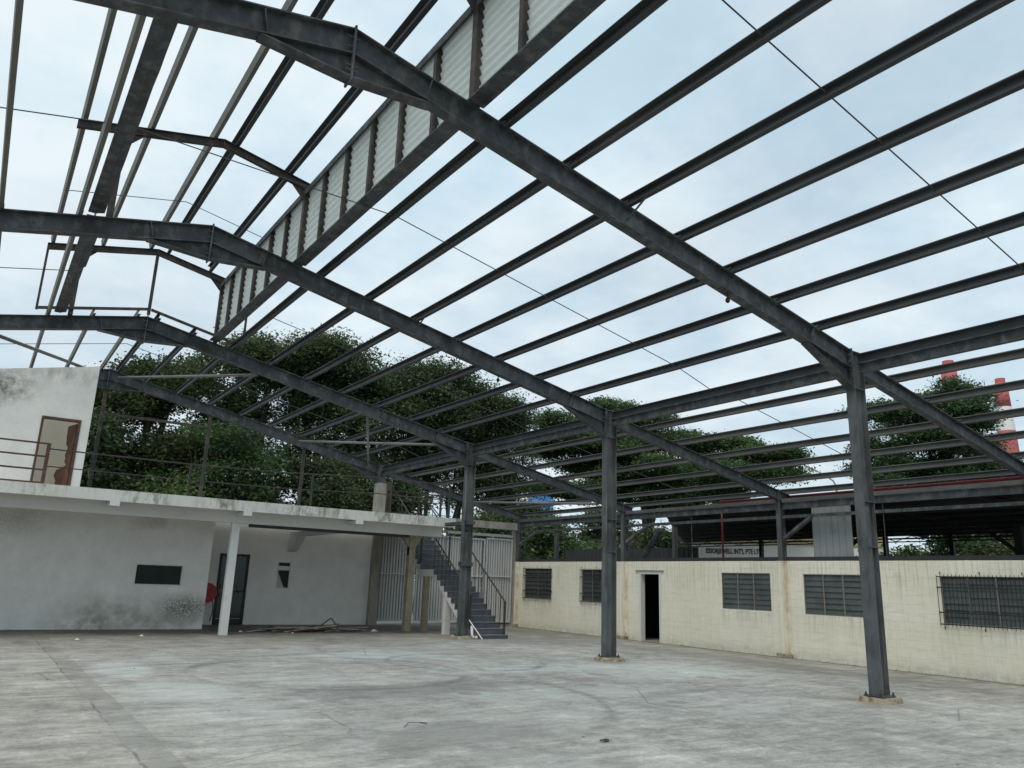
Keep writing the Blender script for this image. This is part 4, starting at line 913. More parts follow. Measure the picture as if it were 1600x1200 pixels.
# ------------------------------------------------------------------ deck railing
def railing2(label, posts, rails, mat, pw):
    t = thing('deck_railing', label, 'railing', posts[0][:3])
    for (x, y, z, h) in posts:
        m_ = MB(); m_.box(x-pw/2, x+pw/2, y-pw/2, y+pw/2, z, z+h); m_.build('post', mat, t)
    for pts_, r_ in rails:
        m_ = MB(); m_.tube(pts_, r_, 6); m_.build('rail', mat, t)
    return t
ZD = 3.47; YR = 14.2
railing2('rust brown three-bar railing in front of the upper doorway', [(-10.9, YR, ZD, 1.0), (-13.6, YR, ZD, 1.0)],
         [([(-13.6, YR, ZD+h), (-10.9, YR, ZD+h)], 0.022) for h in (0.99, 0.68, 0.36, 0.05)], 'brown', 0.08)
railing2('thin rusty two-bar railing along the open deck edge in front of the trees', [(-7.62, YR, ZD, 0.86), (-4.3, YR, ZD, 0.92), (0.22, YR, ZD, 1.06)],
         [([(-10.86, YR, ZD+0.87), (-9.2, YR-0.03, ZD+0.86), (-7.6, YR, ZD+0.86), (-5.2, YR-0.02, ZD+0.9), (-2.3, YR, ZD+1.06), (0.22, YR, ZD+1.06)], 0.017),
          ([(-10.86, YR, ZD+0.45), (-7.6, YR, ZD+0.44), (-4.8, YR-0.02, ZD+0.47), (-2.3, YR, ZD+0.58), (0.22, YR, ZD+0.58)], 0.014)], 'darkrail', 0.05)

# ------------------------------------------------------------------ staircase
st = thing('staircase', 'grey tiled concrete staircase with white sides rising past the steel column to the deck', 'stairs', (0.85, 12.4, 0))
SX0, SX1 = 0.26, 1.41
prof = []; steps = []
y, z = 12.4, 0.0
for k in range(12):
    z = 0.11+0.167*k; y = 12.4+0.238*k; steps.append((y, z-(0.11 if k == 0 else 0.167), z, 0.238 if k < 11 else 15.94-y))
for j in range(1, 10):
    z = 1.947+0.167*j; y = 15.94+0.25*(j-1); steps.append((y, z-0.167, z, 0.25 if j < 9 else 0.95))
pts = []
for (y, z0, z1, g) in steps: pts += [(y+0.021, z0-0.02 if z0 > 0 else 0.0), (y+0.021, z1-0.02)]
yl = steps[-1][0]+steps[-1][3]
pts += [(yl, steps[-1][2]-0.02), (yl, steps[-1][2]-0.2), (steps[-1][0]+0.1, steps[-1][2]-0.22), (15.95, 1.72), (15.05, 1.70), (12.75, 0.0)]
m = MB(); m.prism([(SX0, y, z) for y, z in pts], (SX1-SX0, 0, 0)); m.build('flight', 'white', st)
for (y, z0, z1, g) in steps:
    s_ = MB(); s_.box(SX0-0.004, SX1+0.004, y, y+0.02, z0+0.0, z1-0.026)
    so_ = s_.build('step', 'tile', st)
    s_ = MB(); s_.box(SX0-0.006, SX1+0.006, y-0.012, y+g+0.018, z1-0.02+0.0006, z1+0.0); s_.build('tread', 'tread', so_)
def stair_rail(x, seg, label_post):
    (ya, za), (yb, zb) = seg
    m_ = MB(); m_.tube([(x, ya-0.05, za+0.9), (x, yb, zb+0.95)], 0.024, 8); m_.build('handrail', 'darkrail', st)
    n = max(2, int((yb-ya)/0.238))
    m_ = MB(); m_.box(x-0.025, x+0.025, ya-0.025, ya+0.025, za, za+0.93); m_.build('newel', 'darkrail', st)
    for i in range(1, n+1):
        yy = ya+(yb-ya)*i/n; zz = za+(zb-za)*i/n
        m_ = MB(); m_.box(x-0.008, x+0.008, yy-0.008, yy+0.008, zz-0.05, zz+0.92); m_.build('baluster', 'darkrail', st)
stair_rail(SX1-0.04, ((12.55, 0.11), (15.1, 1.947)), '')
stair_rail(SX1-0.04, ((16.05, 2.114), (17.95, 3.45)), '')
stair_rail(SX0+0.04, ((16.05, 2.114), (17.95, 3.45)), '')
stair_rail(SX0+0.04, ((12.78, 0.277), (15.1, 1.947)), '')
for (x, y, z1, w_, mt) in ((0.33, 15.62, 1.70, 0.17, 'timber'), (0.36, 14.25, 1.12, 0.18, 'white')):
    m = MB(); m.box(x-w_/2, x+w_/2, y-w_/2, y+w_/2, 0, z1); m.build('support_post', mt, st)
m = MB(); m.tube([(0.34, 12.1, 0.0+0.012), (0.18, 12.62, 0.52)], 0.016, 8)
one('white_pole', m, 'postwhite', 'thin white pole leaning on the bottom steps', 'pole', (0.34, 12.1, 0))
m = MB(); m.tube([(0.24, 2*B-0.12, 0.36), (0.24, 2*B-0.14, 0.1), (0.27, 2*B-0.2, 0.05), (0.33, 2*B-0.3, 0.045)], 0.04, 8)
one('drain_elbow', m, 'postwhite', 'stub of pale drain pipe bent at the foot of the staircase column', 'pipe', (0.26, 2*B-0.15, 0), smooth=True)
# timber post with forked head under the deck
t = thing('forked_post', 'pale weathered post with forked brackets under the deck end', 'post', (-0.25, 15.7, 0))
m = MB(); m.box(-0.36, -0.15, 15.6, 15.8, 0, 3.249); m.build('post', 'timber', t)
m = MB(); m.prism([(-0.361, 15.63, 2.35), (-0.361, 15.63, 2.6), (-0.66, 15.63, 3.0), (-0.66, 15.63, 3.248), (-0.361, 15.63, 3.248)][::-1], (0, 0.14, 0)); m.build('bracket', 'timber', t)
m = MB(); m.prism([(-0.149, 15.63, 2.35), (-0.149, 15.63, 2.6), (0.12, 15.63, 3.0), (0.12, 15.63, 3.248), (-0.149, 15.63, 3.248)], (0, 0.14, 0)); m.build('bracket', 'timber', t)

# upper landing guard and props near the gable
t = thing('landing_guard', 'tangle of thin rusty guard bars around the stair head by the concrete column', 'railing', (1.0, 18.5, 3.45))
for (x, y) in ((0.35, 18.95), (1.6, 18.95), (2.9, 18.95), (1.46, 17.0)):
    m = MB(); m.box(x-0.03, x+0.03, y-0.03, y+0.03, 3.45, 4.75); m.build('post', 'darkrail', t)
for z in (3.95, 4.4, 4.72):
    m = MB(); m.tube([(0.3, 18.9, z), (3.0, 18.9, z+0.04)], 0.016, 6); m.build('rail', 'darkrail', t)
for a, b in (((0.4, 18.85, 4.9), (1.5, 18.85, 3.5)), ((1.46, 17.0, 4.4), (1.46, 18.9, 4.72)), ((0.5, 16.4, 4.3), (2.4, 18.8, 4.0)), ((1.9, 18.86, 4.4), (2.8, 18.86, 3.5))):
    m = MB(); m.tube([a, b], 0.02, 6); m.build('bar', 'darkrail', t)
m = MB(); m.box(0.2, 0.6, 19.25, 19.3, 3.5, 5.1)
one('stained_board', m, 'boardbrown', 'stained brown board standing behind the concrete column', 'board', (0.4, 19.27, 3.5))
m = MB(); m.box(0.18, 6.1, 3*B-0.12, 3*B+0.12, 3.66, 3.93)
one('gate_beam', m, 'oldconc', 'brownish concrete beam spanning above the corrugated gates', 'beam', (3, 3*B, 3.66))

# ------------------------------------------------------------------ corrugated gates
def gate(x0, x1, z1, label, y=3*B+0.12):
    t = thing('corrugated_gate', label, 'gate', ((x0+x1)/2, y, 0.1), 'corrugated gates at the rear')
    z0 = 0.1; m_ = MB(); xx = x0+0.03; p = 0.115; prof_ = []
    while xx < x1-0.03:
        for dx, dy in ((0, 0), (0.07, 0), (0.078, 0.05), (0.107, 0.05)): 
            if xx+dx < x1-0.03: prof_.append((xx+dx, dy))
        xx += p
    n = len(m_.v)
    for (a, dy) in prof_: m_.v += [(a, y+dy, z0+0.06), (a, y+dy, z1-0.06)]
    for i in range(len(prof_)-1): m_.f.append((2*i, 2*i+2, 2*i+3, 2*i+1))
    m_.build('sheet', 'gate', t)
    for (a, b, c, d) in ((x0, x0+0.06, z0, z1), (x1-0.06, x1, z0, z1)):
        f_ = MB(); f_.box(a, b, y-0.06, y-0.003, c, d); f_.build('stile', 'gateframe', t)
    for zz in (z0, z0+(z1-z0)*0.53, z1-0.06):
        f_ = MB(); f_.box(x0+0.061, x1-0.061, y-0.05, y-0.003, zz, zz+0.06); f_.build('bar', 'gateframe', t)
    return t
gate(0.19, 1.66, 3.2, 'corrugated grey gate leaf next to the concrete column')
gate(1.72, 4.72, 3.25, 'corrugated grey gate leaf behind the staircase')
gate(4.78, 6.02, 3.3, 'corrugated grey gate leaf next to the cream wall')
m = MB(); m.box(0.3, 6.05, 3*B+0.06, 3*B+0.16, 3.36, 3.46)
one('gate_track', m, 'gateframe', 'pale steel track along the top of the corrugated gates', 'rail', (3, 3*B, 3.36))
m = MB(); m.box(6.06, 6.22, 3*B+0.02, 3*B+0.2, -0.08, 3.66); one('gate_post', m, 'oldconc', 'mossy concrete gate post at the end of the cream wall', 'post', (6.14, 3*B+0.1, -0.08))

# ------------------------------------------------------------------ hose reel, debris, litter
t = thing('hose_reel', 'red fire hose reel on the rear wall beside the dark glass door', 'hose reel', (-5.72, 18.9, 0.95))
m = MB(); m.tube([(-5.72, 18.72, 0.97), (-5.72, 18.73, 0.97)], 0.3, 28); m.tube([(-5.72, 18.9, 0.97), (-5.72, 18.91, 0.97)], 0.3, 28); m.build('disc', 'hose', t)
m = MB(); m.tube([(-5.72, 18.735, 0.97), (-5.72, 18.895, 0.97)], 0.26, 24); m.build('hose_coil', 'letters', t)
m = MB(); m.tube([(-5.72, 18.912, 0.97), (-5.72, 18.978, 0.97)], 0.06, 10); m.build('bracket', 'hose', t)
m = MB(); m.tube([(-5.5, 18.8, 0.75), (-5.46, 18.8, 0.4), (-5.52, 18.8, 0.12)], 0.014, 6); m.build('hose_tail', 'letters', t)
rd = random.Random(21)
kinds = (('plank', 'debris', 'board'), ('lath', 'debris_dark', 'stick'))
for i in range(46):
    x = rd.gauss(-3.5, 0.95); y = 16.0+rd.gauss(0, 0.3); ln = rd.uniform(0.35, 1.3); a = rd.gauss(0, 0.5); z = 0.02+rd.random()*0.06*(1-abs(x+3.4)/2.4)
    dark = rd.random() < 0.4; w_ = rd.uniform(0.03, 0.15); h_ = rd.uniform(0.012, 0.03); tl = rd.uniform(-0.05, 0.08)
    m = MB(); dx, dy = math.cos(a)*ln/2, math.sin(a)*ln/2; z0_ = h_/2+0.003+rd.random()*0.12*math.exp(-(x+3.2)**2)
    m.bar((x-dx, y-dy, z0_), (x+dx, y+dy, z0_+max(0, tl)), w_, h_)
    one('scrap_lath' if dark else 'scrap_board', m, 'debris_dark' if dark else 'debris', 'dark broken lath in the scrap heap under the deck' if dark else 'broken timber board in the scrap heap under the deck', 'scrap', (x, y, 0), 'dark laths in the scrap heap' if dark else 'boards in the scrap heap')
for (a, b, w_, lab) in (((-3.0, 16.3, 0.03), (-2.55, 16.25, 0.36), 0.05, 'broken dark chair-like scrap standing up in the heap, left leg'), ((-2.55, 16.25, 0.36), (-2.3, 16.2, 0.03), 0.06, 'broken dark scrap standing up in the heap, right leg')):
    m = MB(); m.bar(a, b, w_, 0.03); one('scrap_lath', m, 'debris_dark', lab, 'scrap', a)
m = MB(); m.prism([(-4.5, 15.75, 0.01), (-3.6, 15.7, 0.01), (-3.35, 16.05, 0.01), (-4.3, 16.2, 0.01)], (0, 0, 0.03)); one('plywood_sheet', m, 'boardbrown', 'flat tan panel lying in the scrap heap under the deck', 'scrap', (-4, 16, 0.01))
for i, (x, y, s_, lab) in enumerate(((-5.45, 15.6, 0.07, 'white paper scrap right of the thin white post'), (-2.5, 15.8, 0.09, 'white scrap at the end of the timber heap'), (-1.4, 15.6, 0.12, 'white flat scrap on the floor below the forked post'), (-8.2, 14.3, 0.07, 'crumpled pale scrap in front of the white wall'), (-9.7, 13.4, 0.05, 'tiny white scrap in front of the white wall'), (-4.2, 14.9, 0.04, 'tiny white scrap in front of the timber heap'))):
    m = MB(); rr2 = random.Random(i); n = 9
    ring = [(x+math.cos(2*math.pi*k/n)*s_*rr2.uniform(0.6, 1.4), y+math.sin(2*math.pi*k/n)*s_*rr2.uniform(0.5, 1.2), 0.005+rr2.uniform(0, 0.015)) for k in range(n)]
    m.add(ring+[(x, y, 0.03+s_*0.4)], [(k, (k+1) % n, n) for k in range(n)])
    one('paper_scrap', m, 'paper', lab, 'scrap', (x, y, 0))
# dead leaves and grit
m = MB(); rl = random.Random(9)
def leaf(x, y, s_):
    a = rl.uniform(0, 6.28); z = gz(x)+0.006; ca, sa = math.cos(a)*s_, math.sin(a)*s_
    n = len(m.v)
    m.v += [(x-ca, y-sa, z), (x+sa*0.5, y-ca*0.5, z+s_*rl.uniform(0.1, 0.5)), (x+ca, y+sa, z+s_*0.3), (x-sa*0.5, y+ca*0.5, z+s_*rl.uniform(0.1, 0.5))]; m.f += [(n, n+1, n+2), (n, n+2, n+3)]
for i in range(230): leaf(XW-0.05-abs(rl.gauss(0, 0.12)), rl.uniform(0, 18.5), rl.uniform(0.01, 0.035))
for i in range(90): leaf(rl.uniform(-11, 5), rl.uniform(-4, 14), rl.uniform(0.008, 0.026))
for i in range(160): leaf(rl.uniform(-11, -6.2), 16.86-abs(rl.gauss(0, 0.15)), rl.uniform(0.008, 0.025))
for i in range(120): leaf(rl.uniform(-6, -1), 16.2+rl.gauss(0, 0.6), rl.uniform(0.01, 0.04))
tag(m.build('leaf_litter', 'litter'), 'scattered dry leaves and grit on the concrete floor', 'litter', kind='stuff')
m = MB()
m.tube([(-7.72, 0.95, 0.006), (-7.6, 1.1, 0.02), (-7.45, 1.12, 0.016), (-7.36, 1.08, 0.006)], 0.0035, 5); m.tube([(-7.45, 1.12, 0.014), (-7.4, 1.02, 0.006)], 0.003, 5); m.tube([(-7.6, 1.1, 0.018), (-7.55, 1.2, 0.006)], 0.003, 5)
one('twig', m, 'litter', 'dark forked twig lying on the open floor', 'twig', (-7.5, 1.1, 0))
m = MB(); rl2 = random.Random(4); n = 12; ring = [(-6.12+math.cos(k/n*6.283)*0.07*rl2.uniform(0.5, 1.3), -0.6+math.sin(k/n*6.283)*0.04*rl2.uniform(0.5, 1.4), 0.004+rl2.uniform(0, 0.02)) for k in range(n)]
m.add(ring+[(-6.12, -0.6, 0.035)], [(k, (k+1) % n, n) for k in range(n)]); one('dead_leaf', m, 'litter', 'large curled dark leaf on the floor near the picture front', 'leaf', (-6.12, -0.6, 0))

# ------------------------------------------------------------------ neighbouring shed beyond the cream wall
shed = thing('neighbour_shed', 'low open shed with a dark corrugated roof and lattice trusses beyond the cream wall', 'shed', (13, 6, -0.1))
m = MB(); NX = 60; x0, x1 = 6.75, 16.0
zr = lambda x: 4.0-(x-6.75)*0.027
yend = lambda x: 11.3+(x-6.75)*0.85
for i in range(NX*2+1):
    x = x0+(x1-x0)*i/(NX*2); z = zr(x)+(0.04 if i % 2 else 0)
    m.v += [(x, -6, z), (x, yend(x), z)]
for i in range(NX*2): m.f.append((2*i, 2*i+1, 2*i+3, 2*i+2))
m.build('roof_sheet', 'darkroof', shed)
for yy in (-4.5, -1.5, 1.5, 4.5, 7.5, 10.5):
    m = MB(); m.bar((6.8, yy, zr(6.8)-0.06), (16, yy, zr(16)-0.06), 0.1, 0.1); m.build('roof_beam', 'shedsteel', shed)
for i in range(8):
    x = 7.6+i*1.15; m = MB(); m.box(x, x+0.06, -6, yend(x)-0.1, zr(x)-0.17, zr(x)-0.112); m.build('roof_purlin', 'shedsteel', shed)
for yy in (1.0, 4.2, 6.6, 9.0, 11.6, 14.6):
    m = MB(); m.box(15.8, 15.95, yy-0.07, yy+0.07, -0.1, zr(15.9)-0.03); m.build('post', 'shedsteel', shed)
for yy in (2.6, 8.0):
    m = MB(); m.box(11.4, 11.62, yy-0.1, yy+0.1, -0.1, zr(11.5)-0.29); m.build('post', 'shedsteel', shed)
for yy in (8.0, 2.6):
    for s_ in (-1, 1):
        m = MB(); m.bar((11.5, yy+s_*0.1, 2.9), (11.5, yy+s_*0.95, zr(11.5)-0.3), 0.09, 0.09); m.build('knee_brace', 'shedsteel', shed)
m = MB(); m.box(15.84, 15.9, -6, 18.8, 3.5, 3.54); m.build('truss_chord', 'shedsteel', shed)
m = MB(); yy = -5.8; up_ = True
while yy < 18.2:
    m.bar((15.87, yy, 3.54 if up_ else zr(15.87)-0.03), (15.87, yy+0.6, zr(15.87)-0.03 if up_ else 3.54), 0.022, 0.022); yy += 0.6; up_ = not up_
m.build('truss_lattice', 'shedsteel', shed)
# grey metal panel on the wall head
t = thing('metal_panel', 'upright grey ribbed metal panel standing on the wall head under the beam', 'panel', (6.6, 5.0, 2.42))
yy = 4.42; i = 0
while yy < 5.56:
    w_ = 0.19; m = MB(); m.box(6.56, 6.575, yy, yy+w_-0.012, 2.42, 3.95); m.box(6.545, 6.58, yy+w_-0.012, yy+w_, 2.42, 3.95); m.build('sheet', 'sheetgrey', t); yy += w_
m = MB(); m.box(6.58, 6.62, 4.42, 5.56, 3.62, 3.68); m.build('rail', 'steel', t)
m = MB(); yy = 11.5
prof_ = []
while yy < 18.8: prof_ += [(yy, 0), (yy+0.1, 0), (yy+0.12, 0.03), (yy+0.22, 0.03)]; yy += 0.24
for (q, dx) in prof_: m.v += [(8.6+dx, q, 2.42), (8.6+dx, q, 3.0)]
for i in range(len(prof_)-1): m.f.append((2*i, 2*i+1, 2*i+3, 2*i+2))
one('corrugated_screen', m, 'shedsteel', 'low dark corrugated screen above the two small barred windows', 'screen', (8.6, 15, 2.42))
# red sprinkler pipe
m = MB(); m.tube([(6.62, -6, 4.19), (6.62, 8.66, 4.19)], 0.042, 8)
one('sprinkler_pipe', m, 'red', 'red pipe running along the eave above the cream wall', 'pipe', (6.62, 1, 4.15), smooth=True)
m = MB(); m.tube([(6.62, 8.72, 4.19), (6.62, 8.72, 2.42)], 0.03, 8); m.tube([(6.62, 8.6, 4.19), (6.62, 8.78, 4.19)], 0.055, 8)
one('riser_pipe', m, 'red', 'thin red riser pipe standing on the wall between doorway and louvre window', 'pipe', (6.62, 8.72, 2.42), smooth=True)
for y_, nm in ((3.35, 'past the grey metal panel'), (9.6, 'right of the doorway'), (16.0, 'above the small barred windows')):
    m = MB(); m.tube([(6.24, y_, 3.8), (6.24, y_, 2.5)], 0.012, 6); one('hanger_rod', m, 'steel', 'thin vertical hanger rod between girts %s' % nm, 'rod', (6.24, y_, 2.5))

# ------------------------------------------------------------------ far buildings, chimneys, lamps
p0 = Vector((26.5, 39.7, 0)); p1 = Vector((40.5, 23.4, 0)); d = (p1-p0).normalized(); nrm = Vector((-d.y, d.x, 0))
if nrm.dot(CAM-p0) < 0: nrm = -nrm
fb = thing('signed_building', 'distant white warehouse with black lettering and a tan parapet', 'building', p0)
m = MB(); m.prism([p0, p1, p1+Vector((0, 0, 4.9)), p0+Vector((0, 0, 4.9))], -nrm*6); m.build('wall', 'farwhite', fb)
m = MB(); m.prism([p0+Vector((0, 0, 4.905))+nrm*0.1, p1+Vector((0, 0, 4.905))+nrm*0.1, p1+Vector((0, 0, 5.7))+nrm*0.1, p0+Vector((0, 0, 5.7))+nrm*0.1], -nrm*6.2); m.build('parapet', 'fartan', fb)
q = p0+d*12.6
m = MB(); m.prism([q+nrm*0.05, q+d*1.5+nrm*0.05, q+d*1.5+nrm*0.05+Vector((0, 0, 3.85)), q+nrm*0.05+Vector((0, 0, 3.85))], -nrm*0.04); m.build('dark_opening', 'shedsteel', fb)
def text_mesh(s_, h, width, origin, xdir, ndir, parent, mat):
    cu = bpy.data.curves.new('lettering', 'FONT'); cu.body = s_; cu.size = 1.0; cu.extrude = 0.0; cu.offset = 0.035
    ob = bpy.data.objects.new('lettering_tmp', cu); col.objects.link(ob)
    dg = bpy.context.evaluated_depsgraph_get(); me = bpy.data.meshes.new_from_object(ob.evaluated_get(dg))
    bpy.data.objects.remove(ob)
    vs_ = [v.co.copy() for v in me.vertices]; xm = max(v.x for v in vs_); x0_ = min(v.x for v in vs_); zm = max(v.y for v in vs_)
    o_ = OFF[parent]
    for v, c in zip(me.vertices, vs_):
        v.co = Vector(origin)+xdir*((c.x-x0_)/(xm-x0_)*width)+Vector((0, 0, 1))*(c.y/zm*h)+ndir*0.03-o_
    me.materials.clear(); me.materials.append(MT[mat]); me.update()
    o = bpy.data.objects.new('lettering', me); col.objects.link(o); o.parent = parent; OFF[o] = o_; return o
xd = d if d.dot(rgt) > 0 else -d
# point on the wall face nearest the measured lettering start
s0 = (Vector((32.63, 32.75, 0))-p0).dot(d)
text_mesh("ESSORJEWELL INT'L PTE LTD", 0.36, 3.95, p0+d*s0+Vector((0, 0, 4.2)), xd, nrm, fb, 'letters')
# blue building about 110 m away
bb = Vector((52.0, 82.5, 0)); t = thing('blue_building', 'far blue block showing between the trees', 'building', bb)
wd_ = Vector((rgt.x, rgt.y, 0)); dp_ = Vector((fwd.x, fwd.y, 0)).normalized()
m = MB(); m.prism([bb, bb+wd_*3.4, bb+wd_*3.4+dp_*8, bb+dp_*8], (0, 0, 15.6)); m.build('wall', 'blue', t)
for i in range(3):
    m = MB(); q = bb+wd_*(0.3+i*1.05)-dp_*0.05; m.prism([q+Vector((0, 0, 14.0)), q+wd_*0.7+Vector((0, 0, 14.0)), q+wd_*0.7+Vector((0, 0, 14.9)), q+Vector((0, 0, 14.9))], dp_*0.04); m.build('window', 'farglass', t)
def chimney(x, y, ztop, r0, r1, bands, label):
    t = thing('chimney', label, 'chimney', (x, y, -0.1), 'red and white chimneys'); z = ztop
    rad = lambda zz: r1+(r0-r1)*(1-zz/ztop)
    m_ = MB(); m_.tube([(x, y, ztop), (x, y, ztop+1.2)], [r1*0.75, r1*0.75], 20); m_.build('flue', 'chred', t, smooth=False)
    i = 0
    while z > 0:
        z2 = max(-0.1, z-bands)
        m_ = MB(); m_.tube([(x, y, z2), (x, y, z)], [rad(z2), rad(z)], 24, caps=(i == 0)); m_.build('band', 'chred' if i % 2 == 0 else 'chwhite', t, smooth=True); z = z2; i += 1
chimney(168.2, 79.4, 53.8, 3.0, 1.6, 5.8, 'taller red and white striped chimney rising behind the right tree crown')
chimney(172.2, 70.5, 48.5, 3.4, 1.35, 5.4, 'shorter red and white striped chimney beside the right tree')
def street_lamp(base, top, head, label):
    t = thing('street_lamp', label, 'street lamp', base)
    b_, tp, hd = Vector(base), Vector(top), Vector(head)
    mid = Vector((tp.x, tp.y, 0))*0.4+Vector((hd.x, hd.y, 0))*0.6+Vector((0, 0, tp.z*0.25+hd.z*0.75))
    m_ = MB(); m_.tube([b_, tp, tp*0.75+mid*0.25+Vector((0, 0, 0.15)), mid, hd], [0.09, 0.07, 0.06, 0.05, 0.04], 8); m_.build('pole', 'lamp', t, smooth=True)
    e = (hd-mid).normalized(); m_ = MB(); m_.bar(hd-e*0.1, hd+e*0.75, 0.24, 0.1); m_.build('lamp_head', 'lamp', t)
street_lamp((38.2, 25.3, -0.1), (38.15, 25.4, 9.1), (37.5, 26.5, 10.2), 'curved street lamp seen under the purlins between the two right trees')
street_lamp((42.45, 17.9, -0.1), (42.45, 17.9, 4.7), (42.25, 18.35, 5.5), 'low curved street lamp seen above the wide barred window')

# ------------------------------------------------------------------ trees
def leaves_mesh(name, lobes, nclump, per, lsize, spread, flat=0.6, hollow=0.45, droop=0.0):
    """lobes: (cx,cy,cz,rx,ry,rz). leaf-sized folded quads in clumps spread through the crown"""
    vol = np.array([l[3]*l[4]*l[5] for l in lobes])**0.75; pr = vol/vol.sum()
    li = rng.choice(len(lobes), nclump, p=pr); L_ = np.array(lobes)[li]
    d_ = rng.normal(size=(nclump, 3)); d_ /= np.linalg.norm(d_, axis=1)[:, None]
    rad = (hollow+(1-hollow)*rng.random(nclump)**0.5)*rng.uniform(0.8, 1.1, nclump)
    cen = L_[:, :3]+d_*L_[:, 3:]*rad[:, None]
    csz = spread*rng.uniform(0.6, 1.5, nclump)
    ci = np.repeat(np.arange(nclump), per); n = len(ci)
    off_ = rng.normal(size=(n, 3))*csz[ci][:, None]; off_[:, 2] *= flat
    off_[:, 2] -= droop*np.hypot(off_[:, 0], off_[:, 1])
    c = cen[ci]+off_
    a = rng.normal(size=(n, 3)); a[:, 2] *= 0.5; a /= np.linalg.norm(a, axis=1)[:, None]
    up = rng.normal(size=(n, 3))*0.55+np.array([0, 0, 1.0]); b_ = np.cross(up, a); b_ /= np.linalg.norm(b_, axis=1)[:, None]
    nn = np.cross(a, b_)
    s_ = lsize*rng.uniform(0.6, 1.35, n)[:, None]
    P = np.empty((n, 4, 3), np.float32)
    P[:, 0] = c-a*s_; P[:, 1] = c-b_*s_*0.48+nn*s_*0.18; P[:, 2] = c+a*s_; P[:, 3] = c+b_*s_*0.48+nn*s_*0.18
    return P.reshape(-1, 3), n
def tree(name, label, cat, base, lobes, mat, nclump, per, lsize, spread, trunks, trunk_r, group=None, **kw):
    t = thing(name, label, cat, base, group)
    P, n = leaves_mesh(name, lobes, nclump, per, lsize, spread, **kw); P = P-np.array(base, np.float32)
    me = bpy.data.meshes.new('crown'); me.vertices.add(n*4); me.vertices.foreach_set('co', P.ravel())
    me.loops.add(n*4); me.loops.foreach_set('vertex_index', np.arange(n*4, dtype=np.int32)); me.polygons.add(n)
    me.polygons.foreach_set('loop_start', np.arange(0, n*4, 4, dtype=np.int32)); me.polygons.foreach_set('loop_total', np.full(n, 4, np.int32))
    me.materials.append(MT[mat]); me.update(calc_edges=True)
    o = bpy.data.objects.new('crown', me); col.objects.link(o); o.parent = t
    rt = random.Random(len(label))
    for (bx, by, h, lean) in trunks:
        m_ = MB(); q0 = Vector((bx, by, base[2])); tp = Vector((bx+lean[0], by+lean[1], h))
        pts_ = [q0, q0*0.6+tp*0.4+Vector((rt.uniform(-.3, .3), rt.uniform(-.3, .3), 0)), q0*0.25+tp*0.75+Vector((rt.uniform(-.4, .4), rt.uniform(-.4, .4), 0)), tp]
        m_.tube(pts_, [trunk_r*1.2, trunk_r*0.85, trunk_r*0.65, trunk_r*0.35], 9)
        # limbs reach toward the nearest lobes
        ls = sorted(lobes, key=lambda l: (l[0]-bx)**2+(l[1]-by)**2)[:6]
        for l in ls:
            s0_ = q0*(0.55)+tp*0.45 if rt.random() < 0.5 else q0*0.3+tp*0.7
            e_ = Vector(l[:3])+Vector((rt.uniform(-.4, .4)*l[3], rt.uniform(-.4, .4)*l[4], 0.15*l[5])); md = s0_*0.5+e_*0.5+Vector((rt.uniform(-.5, .5), rt.uniform(-.5, .5), rt.uniform(-0.1, .6)))
            m_.tube([s0_, md, e_], [trunk_r*0.42, trunk_r*0.28, trunk_r*0.1], 6)
            for j in range(3):
                e2 = Vector(l[:3])+Vector((rt.uniform(-.8, .8)*l[3], rt.uniform(-.8, .8)*l[4], rt.uniform(-.3, .7)*l[5]))
                m_.tube([md, md*0.4+e2*0.6+Vector((0, 0, 0.2)), e2], [trunk_r*0.2, trunk_r*0.13, trunk_r*0.05], 5)
        m_.build('trunk', 'trunk', t, smooth=True)
    return t
def lobes_of(cx, cy, zlo, zhi, rx, ry, n, seed, rl=(1.2, 2.2), dome=1.0):
    r_ = random.Random(seed); out = []
    for i in range(n):
        f_ = r_.random(); z_ = zlo+(zhi-zlo)*f_
        k_ = math.sqrt(max(0.05, 1-dome*(max(0, f_-0.35)/0.65)**2)); a_ = r_.uniform(0, 6.283); q = math.sqrt(r_.random())*k_
        rr_ = r_.uniform(*rl); out.append((cx+math.cos(a_)*rx*q*0.85, cy+math.sin(a_)*ry*q*0.85, min(z_, zhi-rr_*0.5), rr_, rr_, rr_*r_.uniform(0.55, 0.85)))
    return out
GA = 'broadleaf trees behind the deck'
GB = -0.1
def profile_lobes(prof, zlo, y0, yd, n, seed, rl):
    r_ = random.Random(seed); out = []; xs_ = [q[0] for q in prof]; zs_ = [q[1] for q in prof]
    for i in range(n):
        rr_ = r_.uniform(*rl); x = r_.uniform(xs_[0]+rr_*0.6, xs_[-1]-rr_*0.6); zt = float(np.interp(x, xs_, zs_))
        z_ = zt-rr_*0.55 if r_.random() < 0.4 else r_.uniform(zlo+rr_*0.5, zt-rr_*0.6)
        out.append((x, y0+r_.uniform(-yd, yd), z_, rr_, rr_, rr_*r_.uniform(0.6, 0.85)))
    return out
PA = [(-9.0, 8.6), (-8.2, 10.2), (-7.1, 10.8), (-6.2, 11.6), (-5.1, 11.3), (-3.2, 10.7)]
PB = [(-4.6, 10.6), (-3.7, 12.4), (-2.8, 12.6), (-1.8, 13.7), (-0.5, 14.4), (0.2, 14.3), (1.4, 13.8), (2.6, 14.6), (3.6, 14.0), (5.2, 12.6)]
PC = [(3.8, 12.3), (5.5, 13.0), (6.9, 13.4), (8.6, 14.1), (10.4, 14.1), (11.8, 13.7), (13.3, 12.7), (14.6, 12.2), (15.9, 10.8)]
